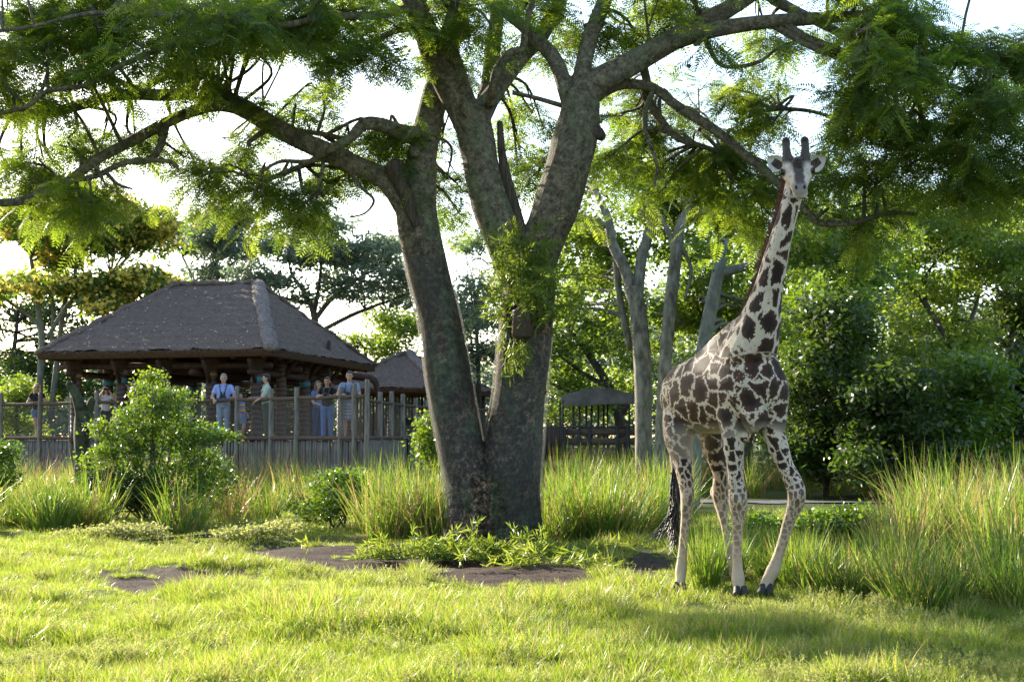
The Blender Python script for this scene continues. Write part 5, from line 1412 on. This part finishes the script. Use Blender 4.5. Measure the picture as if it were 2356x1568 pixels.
# grey-haired man
r_, W_, f_, s_ = person('grey-haired man in a light blue polo shirt with both hands on the rope rail', 513, 42.2, 1.85, .05,
       [((-.29, -.06, 1.12), (-.20, -.30, 1.06), (.1, -.5, -.6)), ((.29, -.06, 1.12), (.19, -.30, 1.06), (-.1, -.5, -.6))], cloth('light_blue_polo', (.30, .36, .66)), cloth('faded_jeans', (.27, .32, .42)), 'hair_grey', belly=1.12, extras=('collar',), head_yaw=.1, sleeve=.4)
binoculars('black binoculars hanging on the light blue polo shirt', W_((0, -.175, 1.15)), (0, -.25, -1), (1, 0, 0), (0, -1, 0), 1.2,
           [W_((-.05, -.18, 1.22)), W_((-.075, -.15, 1.33)), W_((-.085, -.07, 1.43)), W_((-.05, .05, 1.47)), W_((.05, .05, 1.47)), W_((.085, -.07, 1.43)), W_((.075, -.15, 1.33)), W_((.05, -.18, 1.22))])
# child
rain = [(.55, .08, .05), (.75, .38, .06), (.08, .35, .35), (.10, .18, .50), (.60, .10, .06), (.78, .45, .08), (.12, .40, .32), (.25, .22, .55)]
person('small girl in a rainbow striped shirt and denim shorts leaning back behind the railing', 557, 41.95, 1.30, 1.1,
       [((-.24, .08, 1.12), (-.22, -.08, .95), dn), ((.24, .1, 1.12), (.22, -.08, .95), dn)], banded('rainbow_stripes', rain, .30), cloth('denim', (.16, .24, .40)), 'hair_brown', shorts=.75, long_hair=.12, male=False, sleeve=.2, extras=('headband',), head_tilt=(0, .18), lean=-.1,
       legs=[((-.09, 0, .9), (-.095, -.14, .52), (-.1, -.02, .09)), ((.09, 0, .9), (.095, -.02, .5), (.1, .06, .09))])
# guide
person('dark-haired guide in a pale green shirt gesturing to the girl, seen from the side', 612, 41.2, 1.80, -1.35,
       [((-.24, -.10, 1.10), (-.16, -.34, 1.10), (.1, -1, .15)), ((.24, -.06, 1.13), (.20, -.28, 1.02), (0, -.6, -.5))], cloth('pale_green_shirt', (.36, .43, .36)), cloth('dark_green_trousers', (.075, .085, .062)), 'hair_dark', sleeve=.6, extras=('collar', 'badge'), head_tilt=(0, -.12))
# couple with cameras
r_, W_, f_, s_ = person('dark-haired woman in a black shirt and blue jeans holding a camera at the rail', 752, 39.25, 1.63, .0,
       [((-.25, -.16, 1.17), (-.085, -.30, 1.235), (.6, -.5, .15)), ((.25, -.16, 1.17), (.085, -.30, 1.235), (-.6, -.5, .15))], cloth('black_shirt', (.018, .017, .018)), cloth('blue_jeans', (.10, .17, .36)), 'hair_dark', skin='skin_tan', male=False, sleeve=.35)
camera_('black camera held by the woman in the black shirt', W_((0, -.33, 1.245)), [W_((-.07, -.32, 1.26)), W_((-.08, -.18, 1.36)), W_((-.06, .03, 1.45)), W_((.06, .03, 1.45)), W_((.08, -.18, 1.36)), W_((.07, -.32, 1.26))])
r_, W_, f_, s_ = person('dark-haired man in a grey-blue T-shirt and plaid shorts leaning on the corner posts', 803, 38.6, 1.76, -.05,
       [((-.27, -.14, 1.14), (-.06, -.30, 1.13), (.9, -.3, 0)), ((.28, -.14, 1.12), (.07, -.31, 1.11), (-.9, -.3, 0))], cloth('grey_blue_tee', (.22, .26, .37)), banded('plaid', [(.50, .48, .55), (.16, .17, .30), (.45, .42, .50), (.10, .10, .18)], .16, None, [(.5, .48, .56), (.14, .15, .28), (.4, .2, .2), (.45, .45, .5)]), 'hair_dark', sleeve=.4, shorts=1.0)
camera_('dark camera hanging low before the grey-blue T-shirt', W_((0, -.26, 1.13)), [W_((-.07, -.26, 1.14)), W_((-.08, -.16, 1.33)), W_((-.075, .03, 1.45)), W_((.075, .03, 1.45)), W_((.08, -.16, 1.33)), W_((.07, -.26, 1.14))])
person('brown-haired visitor in a blue shirt half hidden behind the woman with the camera', 731, 41.6, 1.62, .7,
       [((-.22, -.08, 1.10), (-.10, -.26, 1.02), (.5, -.6, 0)), ((.23, -.06, 1.1), (.08, -.26, 1.02), (-.5, -.6, 0))], cloth('blue_shirt', (.10, .14, .24)), cloth('navy_jeans', (.04, .06, .13)), 'hair_brown', male=False, long_hair=.1, sleeve=.5)
# wooden bench inside the pavilion
bn = empty('wooden_bench', hp(1.9, 3.4, DECK), 'dark slatted wooden bench inside the pavilion behind the wire mesh', 'bench')
for k in range(4): MB().tube([hp(1.1, 3.2 + k * .12, DECK + .45), hp(2.7, 3.2 + k * .12, DECK + .45)], .03, 6).build('seat_slat', M['wood_dark'], bn)
for k in range(3): MB().tube([hp(1.1, 3.66, DECK + .6 + k * .14), hp(2.7, 3.66, DECK + .6 + k * .14)], .03, 6).build('back_slat', M['wood_dark'], bn)
for a_ in (1.2, 2.6):
    for d_ in (3.2, 3.66): MB().tube([hp(a_, d_, DECK - .02), hp(a_, d_, DECK + (.45 if d_ < 3.5 else .95))], .035, 6).build('leg', M['wood_dark'], bn)

# ================================================================ grasses
def blade_mesh(name, n, rad, h, hw, mat, rg, lean=.5, kink=.0, tint=(.3, .2), tan=.0, seg=3, heads=0):
    """tuft of tapered bent blades"""
    a = rg.uniform(0, 6.283, n); r = rad * np.sqrt(rg.random(n))
    b = np.c_[np.cos(a) * r, np.sin(a) * r, np.full(n, -.02)]
    H = h * rg.uniform(.45, 1.15, n); out = np.c_[np.cos(a), np.sin(a), np.zeros(n)] * (r / rad)[:, None] * lean * (1 if seg < 4 else .55) + np.c_[rg.normal(0, .22 if seg < 4 else .42, (n, 2)), np.zeros(n)] * lean
    d0 = unit(out * .5 + np.array((0, 0, 1.0))); bend = rg.uniform(0, 1, (n, 1)) ** 2 * 1.2 if seg > 3 else 1.0
    face = rg.uniform(0, 6.283, n); w = np.c_[np.cos(face), np.sin(face), np.zeros(n)]
    kk = rg.random(n) < kink
    P = [b]; cur = b; 
    for s in range(seg):
        d = unit(d0 + out * (.55 * (s + .5)) * bend)
        if kink and s == seg - 1:
            kd = unit(np.c_[rg.normal(0, 1, (n, 2)), rg.uniform(-.9, .1, n)])
            d = np.where(kk[:, None], kd, d)
        cur = cur + d * (H / seg)[:, None]; P.append(cur)
    wid = hw * rg.uniform(.7, 1.3, n)[:, None]
    V = []
    for s in range(seg + 1):
        f = (1 - (s / seg) ** 1.6) * .92 + .08
        V += [P[s] - w * wid * f, P[s] + w * wid * f]
    V = np.stack(V, 1)                         # n, 2(seg+1), 3
    m_ = 2 * (seg + 1); base = np.arange(n)[:, None] * m_
    q = np.concatenate([base + np.array((2 * s, 2 * s + 1, 2 * s + 3, 2 * s + 2)) for s in range(seg)], 0)
    t = np.clip(rg.normal(tint[0], tint[1], n), 0, .8); t = np.where(rg.random(n) < tan, rg.uniform(.9, 1.1, n), t)
    # drier at the foot of the blade
    tt = np.repeat(t[:, None], m_, 1)
    return mesh_np(name, V.reshape(-1, 3), q, None, mat, tt.ravel())
rg = np.random.default_rng(31)
# ---- lawn: one mass of short blades set on the ground
tcol = bpy.data.collections.new('lawn_tufts')
def tuft(i, me):
    o = bpy.data.objects.new('tuft_%02d' % i, me); tcol.objects.link(o)
for i in range(5): tuft(i, blade_mesh('tuft', 38, .085, .115, .0027, M['grass'], rg, .9, 0, (.42, .22), .05))
for i in range(5, 7): tuft(i, blade_mesh('tuft', 32, .065, .18, .0028, M['grass'], rg, .9, .1, (.34, .2), .08))
def weed_mesh(rg, n=9, h=.17):
    B = []; D = []; T = []
    for s in range(n):
        a = rg.uniform(0, 6.28); d = unit(np.array((math.cos(a) * .5, math.sin(a) * .5, 1))); t = np.linspace(.1, 1, 12)
        p = np.array((math.cos(a), math.sin(a), 0)) * rg.uniform(0, .06) + d * (t * h * rg.uniform(.6, 1.2))[:, None]
        for k in range(3):
            B.append(p); D.append(unit(d * .8 + rand_unit(12, rg))); T.append(np.full(12, rg.uniform(.2, .9)))
    B, D, T = map(np.concatenate, (B, D, T)); w = unit(np.cross(D, rand_unit(len(B), rg)))
    v, q, t = diamonds(B, D, w, np.full(len(B), .028), np.full(len(B), .008), T)
    return mesh_np('weed', v, q, None, M['weed'], t)
for i in range(7, 9): tuft(i, weed_mesh(rg))
tuft(9, blade_mesh('tuft', 26, .08, .12, .0030, M['grass'], rg, 1.0, 0, (.75, .15), .35))
n = 92000
Y = 8.8 + (33 - 8.8) * rg.random(n) ** 1.15; X = (rg.random(n) * 2 - 1) * (Y * .45 + 1.0)
dd = dirt(X, Y)
pn = vnoise(np.c_[X, Y, X * 0], .55); pn2 = vnoise(np.c_[X, Y, X * 0 + 7], 1.7); pn3 = vnoise(np.c_[X, Y, X * 0 + 4], .9)
keep = (rg.random(n) > dd * 1.15) & (rg.random(n) < np.interp(Y, [9, 16, 24, 33], [1, .75, .6, .45]) * np.where(vnoise(np.c_[X, Y, X * 0 + 12], 2.6) < -.35, .35, 1.0)) & (np.hypot(X - TBASE[0], Y - TBASE[1]) > .85)
X, Y, pn, pn2, pn3, dd = (a[keep] for a in (X, Y, pn, pn2, pn3, dd))
n = len(X); r_ = rg.random(n)
idx = rg.integers(0, 5, n)
idx = np.where((pn2 > .15) & (r_ < .45), rg.integers(5, 7, n), idx)
idx = np.where(((pn3 > .25) & (r_ > .84)) | (r_ > .98), rg.integers(7, 9, n), idx)
idx = np.where((pn < -.22) & (r_ < .30), 9, idx)
sc_ = rg.uniform(.6, 1.25, n) * (1 + .55 * np.clip(.6 * pn + .9 * pn2, -.75, 1.1)) * np.interp(dd, [0, .6], [1, .6])
sc_ = np.where(idx >= 7, np.minimum(sc_, 1.0) * .85, sc_)
rot = np.c_[rg.normal(0, .18, n), rg.normal(0, .18, n), rg.uniform(0, 6.28, n)]
gme = bpy.data.meshes.new('lawn_grass'); gme.vertices.add(n)
gme.vertices.foreach_set('co', np.c_[X, Y, gz(X, Y) - .01].astype(np.float32).ravel())
a = gme.attributes.new('idx', 'INT', 'POINT'); a.data.foreach_set('value', idx.astype(np.int32))
a = gme.attributes.new('scl', 'FLOAT', 'POINT'); a.data.foreach_set('value', sc_.astype(np.float32))
a = gme.attributes.new('rot', 'FLOAT_VECTOR', 'POINT'); a.data.foreach_set('vector', rot.astype(np.float32).ravel())
lawn = put(bpy.data.objects.new('lawn_grass', gme), None, 'short bright backlit grass and weeds covering the lawn', 'grass', None, 'stuff')
ng = bpy.data.node_groups.new('scatter', 'GeometryNodeTree')
ng.interface.new_socket('Geometry', in_out='INPUT', socket_type='NodeSocketGeometry'); ng.interface.new_socket('Geometry', in_out='OUTPUT', socket_type='NodeSocketGeometry')
gin = ng.nodes.new('NodeGroupInput'); gout = ng.nodes.new('NodeGroupOutput')
ci = ng.nodes.new('GeometryNodeCollectionInfo'); ci.inputs['Collection'].default_value = tcol; ci.inputs['Separate Children'].default_value = True; ci.inputs['Reset Children'].default_value = True
ip = ng.nodes.new('GeometryNodeInstanceOnPoints'); ip.inputs['Pick Instance'].default_value = True
def natt(nm, ty):
    x = ng.nodes.new('GeometryNodeInputNamedAttribute'); x.data_type = ty; x.inputs['Name'].default_value = nm
    return [s for s in x.outputs if s.enabled and s.name == 'Attribute'][0]
ng.links.new(gin.outputs[0], ip.inputs['Points']); ng.links.new(ci.outputs[0], ip.inputs['Instance'])
ng.links.new(natt('idx', 'INT'), ip.inputs['Instance Index']); ng.links.new(natt('rot', 'FLOAT_VECTOR'), ip.inputs['Rotation']); ng.links.new(natt('scl', 'FLOAT'), ip.inputs['Scale'])
ng.links.new(ip.outputs[0], gout.inputs[0])
md = lawn.modifiers.new('scatter', 'NODES'); md.node_group = ng
print('lawn tufts', n)
# ---- tall grass clumps, each a thing
var = [blade_mesh('grass_clump', nb_, .34, h, .0085, M['tall_grass'], rg, le, .42, (.40, .26), tn, 4) for h, le, tn, nb_ in ((1.15, .8, .12, 190), (1.25, .65, .18, 170), (1.0, .9, .10, 200), (1.2, .8, .30, 170), (.85, .95, .12, 200), (1.4, .65, .45, 150))]
small = [blade_mesh('grass_clump', 260, .16, h, .0055, M['tall_grass'], rg, .6, .2, (.40, .2), .06, 4) for h in (.6, .75)]
def clump(x, y, s, label, group, k=None, ms=var, Y=None):
    Y = Y or ground_Y(y); p = at(x, y, Y)
    o = bpy.data.objects.new('grass_clump', ms[k if k is not None else rg.integers(0, len(ms))])
    o.location = (p[0], p[1], float(gz(p[0], p[1]))); o.rotation_euler = (0, 0, rg.uniform(0, 6.28)); o.scale = (s * rg.uniform(.9, 1.15), s * rg.uniform(.9, 1.15), s)
    if k in (3, 5) and ms is var: label = label.replace('tall grass clump', 'tan-tipped tall grass clump').replace('tall green grass clump', 'tan-tipped tall grass clump')
    elif ms is var: label = label.replace(' with tan stalks', '').replace(' with tan seed stalks', '')
    return put(o, None, label, 'grass', group)
def band(n, x0, x1, y0, y1, s, label, group, ks=None):
    for i in range(n):
        clump(x0 + (x1 - x0) * (i + rg.uniform(.2, .8)) / n, rg.uniform(y0, y1), s * rg.uniform(.85, 1.12), label, group, None if ks is None else int(rg.choice(ks)))
lb = 'tall green grass clump with tan stalks below the bamboo skirt of the deck'
gr = 'tall grass clumps below the deck'
band(42, -300, 1030, 1135, 1185, 1.0, lb, gr, (1, 3, 5, 5))
band(31, -300, 1010, 1165, 1205, .78, lb, gr, (0, 3, 5))
lb2 = 'tall backlit grass clump left of the glossy shrub at the lawn edge'; gr2 = 'tall grass clumps left of the glossy shrub'
band(19, -250, 225, 1195, 1228, .95, lb2, gr2, (0, 2, 4))
lb3 = 'tall grass clump crowding the left foot of the netted trunk'; gr3 = 'grass clumps left of the netted trunk'
band(11, 850, 1030, 1215, 1250, 1.05, lb3, gr3, (0, 1, 3))
lb4 = 'tall grass clump between the netted trunk and the giraffe'; gr4 = 'grass clumps between trunk and giraffe'
band(20, 1240, 1540, 1200, 1250, 1.05, lb4, gr4, (0, 1, 2))
band(18, 1240, 1560, 1160, 1195, 1.1, lb4, gr4, (0, 1, 3))
clump(415, 1222, 1.0, 'single upright grass tussock standing alone in front of the glossy shrub', None, 0)
lb5 = 'tall grass clump with tan seed stalks right of the giraffe'; gr5 = 'tall grass clumps right of the giraffe'
band(7, 1860, 2060, 1325, 1385, .58, 'shorter green grass clump beside the raised front leg of the giraffe', 'short clumps beside the giraffe leg', (0, 2, 4))
band(12, 2060, 2440, 1335, 1400, .80, lb5, gr5, (0, 2, 4))
band(7, 1900, 2080, 1270, 1320, .55, 'shorter green grass clump beside the raised front leg of the giraffe', 'short clumps beside the giraffe leg', (0, 2, 4))
band(14, 2060, 2450, 1270, 1330, .95, lb5, gr5, (0, 1, 3, 5))
band(12, 2120, 2470, 1200, 1265, 1.15, lb5, gr5, (1, 3, 5))
lb6 = 'low fresh grass tuft growing around the giraffe feet'; gr6 = 'low tufts around the giraffe feet'
for i in range(16): clump(rg.uniform(1600, 1900), rg.uniform(1290, 1362), rg.uniform(.7, 1.0), lb6, gr6, None, small)
lb7 = 'blue-green grass clump beyond the gravel path'; gr7 = 'grass clumps beyond the path'
band(16, 1560, 2160, 1120, 1145, 1.1, lb7, gr7, (0, 1, 3, 5))
band(10, 1250, 1560, 1110, 1140, 1.1, lb7, gr7, (0, 1))

# ---- shrubs with broad glossy leaves
def shrub(name, label, x, ybase, blobs, stems, leaf='leaf_gloss', L=.062, per=24, cr=.11, seed=1, W=.55, Y=None, kind_cat='shrub'):
    rg = np.random.default_rng(seed); Y = Y or ground_Y(ybase)
    base = at(x, ybase, Y); base[2] = 0
    root = empty(name, base, label, kind_cat)
    st = MB(); s = pm(Y); bl = []
    for bx, by, rx, ry, nc, ti in blobs:
        c = at(bx, by, Y + rg.uniform(-.35, .35)); bl.append((c, (rx / s, rx / s * .8, ry / s), nc, ti))
        for k in range(2):
            e = c + inball(1, rg)[0] * np.array((rx, rx, ry)) / s * .6; b0 = base + np.array((rg.uniform(-.2, .2), rg.uniform(-.15, .15), 0)); m_ = (b0 * .45 + e * .55) + rg.normal(0, .07, 3); m_[2] = b0[2] + (e[2] - b0[2]) * .5
            st.tube([b0, m_, e], [.018, .013, .005], 5, res=4)
    st.build('stems', BARKS['dark'], root, smooth=True)
    bl = [(c, r_, int(nc * 1.7), ti) for c, r_, nc, ti in bl]
    v, q, t = clump_leaves(bl, rg, L * 1.15, W, .5, per, cr)
    put(bpy.data.objects.new('foliage', mesh_np('foliage', v - base, q, None, M[leaf], t)), root)
    return root
shrub('glossy_shrub', 'large glossy-leaved shrub standing in front of the pavilion deck', 350, 1195,
      [(345, 905, 40, 28, 22, .6), (395, 930, 55, 34, 34, .6), (330, 960, 60, 36, 40, .5), (420, 985, 65, 36, 42, .4), (300, 1010, 60, 34, 36, .5), (365, 1040, 90, 44, 60, .35), (460, 1005, 40, 22, 20, .4), (240, 985, 22, 18, 12, .7), (230, 1055, 40, 30, 26, .6), (470, 1060, 50, 36, 30, .35), (280, 1100, 70, 45, 46, .3), (400, 1110, 90, 45, 50, .3), (350, 870, 16, 14, 10, .8), (515, 1000, 22, 12, 10, .5), (500, 1110, 50, 40, 24, .4)], None, seed=51, Y=29)
shrub('low_shrub', 'dark low shrub with a few yellowing leaves amid tall grass, left of the netted trunk', 770, 1215, [(765, 1110, 50, 26, 34, .25), (790, 1150, 70, 34, 46, .3), (740, 1170, 60, 30, 34, .4), (810, 1100, 40, 18, 22, .2)], None, leaf='leaf_gloss', seed=52)
shrub('low_shrub', 'dark shrub filling the hollow beside the single grass tussock', 260, 1205, [(230, 1110, 60, 34, 44, .1), (280, 1140, 70, 34, 44, .1), (330, 1120, 50, 36, 34, .15)], None, leaf='leaf_dark', seed=53)
shrub('low_shrub', 'leafy green shrub amid the grass right of the giraffe knee', 1930, 1290, [(1900, 1200, 60, 26, 44, .5), (1960, 1195, 60, 28, 44, .5), (1930, 1235, 90, 30, 54, .35), (1860, 1225, 50, 24, 24, .4)], None, seed=54)
shrub('low_shrub', 'dark broad-leaved plant behind the giraffe front legs', 1740, 1290, [(1740, 1215, 45, 28, 40, .2), (1715, 1245, 40, 26, 30, .15), (1770, 1250, 40, 24, 24, .25)], None, leaf='leaf_gloss', seed=55)
shrub('low_shrub', 'small bright shrub peeping out behind the left netted stem', 990, 1200, [(990, 975, 22, 26, 18, .7), (985, 1010, 26, 28, 22, .5), (995, 1050, 24, 30, 20, .5)], None, seed=56, Y=27)
shrub('low_shrub', 'dark leafy shrub at the left end of the deck grass', 0, 1200, [(5, 1040, 30, 26, 26, .2), (0, 1090, 45, 36, 36, .2)], None, seed=57, Y=28)
shrub('low_plants', 'pale feathery weeds growing round the single grass tussock', 300, 1245, [(250, 1222, 60, 12, 40, .5), (330, 1218, 60, 12, 40, .6), (180, 1228, 60, 10, 30, .5), (560, 1225, 70, 12, 34, .5), (640, 1215, 70, 12, 34, .5)], None, leaf='weed', L=.045, cr=.07, per=22, seed=58, kind_cat='weeds')
# ---- cut bamboo browse for the giraffe
def browse(name, label, pts, n, L, seed, spread, down=.0, per=16, stemr=.006):
    rg = np.random.default_rng(seed); root = empty(name, pts[0], label, 'cut branches'); base = np.array(pts[0])
    st = MB(); B = []; D = []; T = []
    for i in range(n):
        p0 = np.array(pts[rg.integers(0, len(pts))]) + rg.normal(0, 1, 3) * np.array(spread) * .35
        d = unit(rg.normal(0, 1, 3) * np.array(spread) + np.array((0, -.05, down))); ln = L * rg.uniform(.5, 1.2)
        t = np.linspace(0.05, 1, per); P = p0 + d * (t * ln)[:, None]; P[:, 2] -= .35 * ln * t ** 2
        P[:, 2] = np.maximum(P[:, 2], .02)
        st.tube([p0, P[per // 2], P[-1]], [stemr, stemr * .7, .002], 4, res=3, caps=False)
        for k in range(2):
            B.append(P + rg.normal(0, .012, (per, 3))); D.append(unit(d * .7 + rg.normal(0, .6, (per, 3)) + np.array((0, 0, -.15)))); T.append(np.clip(rg.normal(.5, .2) + rg.normal(0, .15, per), 0, 1))
    st.build('stems', M['leaf_bamboo'], root)
    B, D, T = map(np.concatenate, (B, D, T)); w = unit(np.cross(D, rand_unit(len(B), rg)))
    l = rg.uniform(.09, .17, len(B))
    v, q, t = diamonds(B, D, w, l, l * .14, T)
    v[:, 2] = np.maximum(v[:, 2], .012)
    put(bpy.data.objects.new('leaves', mesh_np('leaves', v - base, q, None, M['leaf_bamboo'], t)), root)
    return root
FY = TY0 - .62
pot0, pot1 = at(1202, 775, FY), at(1204, 715, FY)
pr = empty('browse_holder', pot0, 'brown metal feeding tube strapped to the right-hand netted stem', 'feeding tube')
MB().tube([pot0, pot0 + (0, 0, .01), pot1 - (0, 0, .01), pot1], [.145, .16, .165, .165], 20, ref=np.array((0, 1., 0))).build('tube', M['pot'], pr, smooth=True)
MB().tube([pot0 + (.0, .0, .05), pot0 + (0, .5, .05)], .02, 6).build('bracket', M['truck_metal'], pr)
for fx in (-.13, .1): MB().ball(pot0 + np.array((fx, -.16 + abs(fx) * .5, .2)), .014, 8, 6).build('rivet', M['wire'], pr)
browse('bamboo_bunch', 'bushy bunch of green bamboo sprouting from the brown feeding tube', [at(1208, 690, FY), at(1212, 650, FY), at(1215, 610, FY), at(1205, 640, FY - .1)], 150, .62, 71, (1, .75, .75), .5, 18)
browse('bamboo_bunch', 'few bamboo stems poking out below the brown feeding tube', [pot0 + (0, 0, -.02), pot0 + (-.05, 0, -.03)], 14, .38, 72, (.35, .3, .2), -1.0, 12)
for k, (x, y, n_, lab) in enumerate(((990, 1286, 80, 'long heap of yellow-green bamboo cuttings on the dirt before the netted trunk'), (1175, 1284, 60, 'spiky heap of bamboo cuttings against the foot of the netted trunk'), (1265, 1300, 26, 'thin scatter of bamboo cuttings at the right of the trunk foot'))):
    Yg = ground_Y(y)
    browse('bamboo_heap', lab, [at(x + dx, y - 14, Yg) for dx in (-80, -40, 0, 40, 80)], n_, .55, 80 + k, (1, .55, .22), .12, 16)
# dead mossy snag before the deck
sn = empty('dead_snag', at(185, 1190, 31) * np.array((1, 1, 0)), 'dead forked mossy stump standing before the railing beside the glossy shrub', 'tree stump')
M['moss'] = surf('mossy_dead_wood', (.022, .020, .013), (.085, .095, .055), 6, .9, .1, .03)
mb = MB(); mb.tube([at(x, y, 31) for x, y in ((192, 1195), (194, 1080), (190, 1010), (192, 960), (183, 935), (172, 905), (160, 885), (156, 878))], np.array([22, 20, 20, 19, 14, 10, 9, 4]) / pm(31), 10, res=4, wob=.13)
mb.tube([at(x, y, 31) for x, y in ((192, 985), (203, 945), (210, 925), (214, 916))], np.array([12, 10, 8, 5]) / pm(31), 9, res=4, wob=.14)
mb.build('snag', M['moss'], sn)
# yellow seed stalks in front of the dirt strip
for x, y, h in ((1395, 1290, .5), (1405, 1300, .6), (1420, 1292, .45), (830, 1240, .7), (645, 1250, .35)):
    clump(x, y, h * .9, 'thin flowering grass stalks rising from the bare dirt strip', 'thin stalks on the dirt', None, [blade_mesh('grass_clump', 12, .05, 1.0, .0035, M['tall_grass'], rg, .7, .4, (.7, .15), .3, 4)])
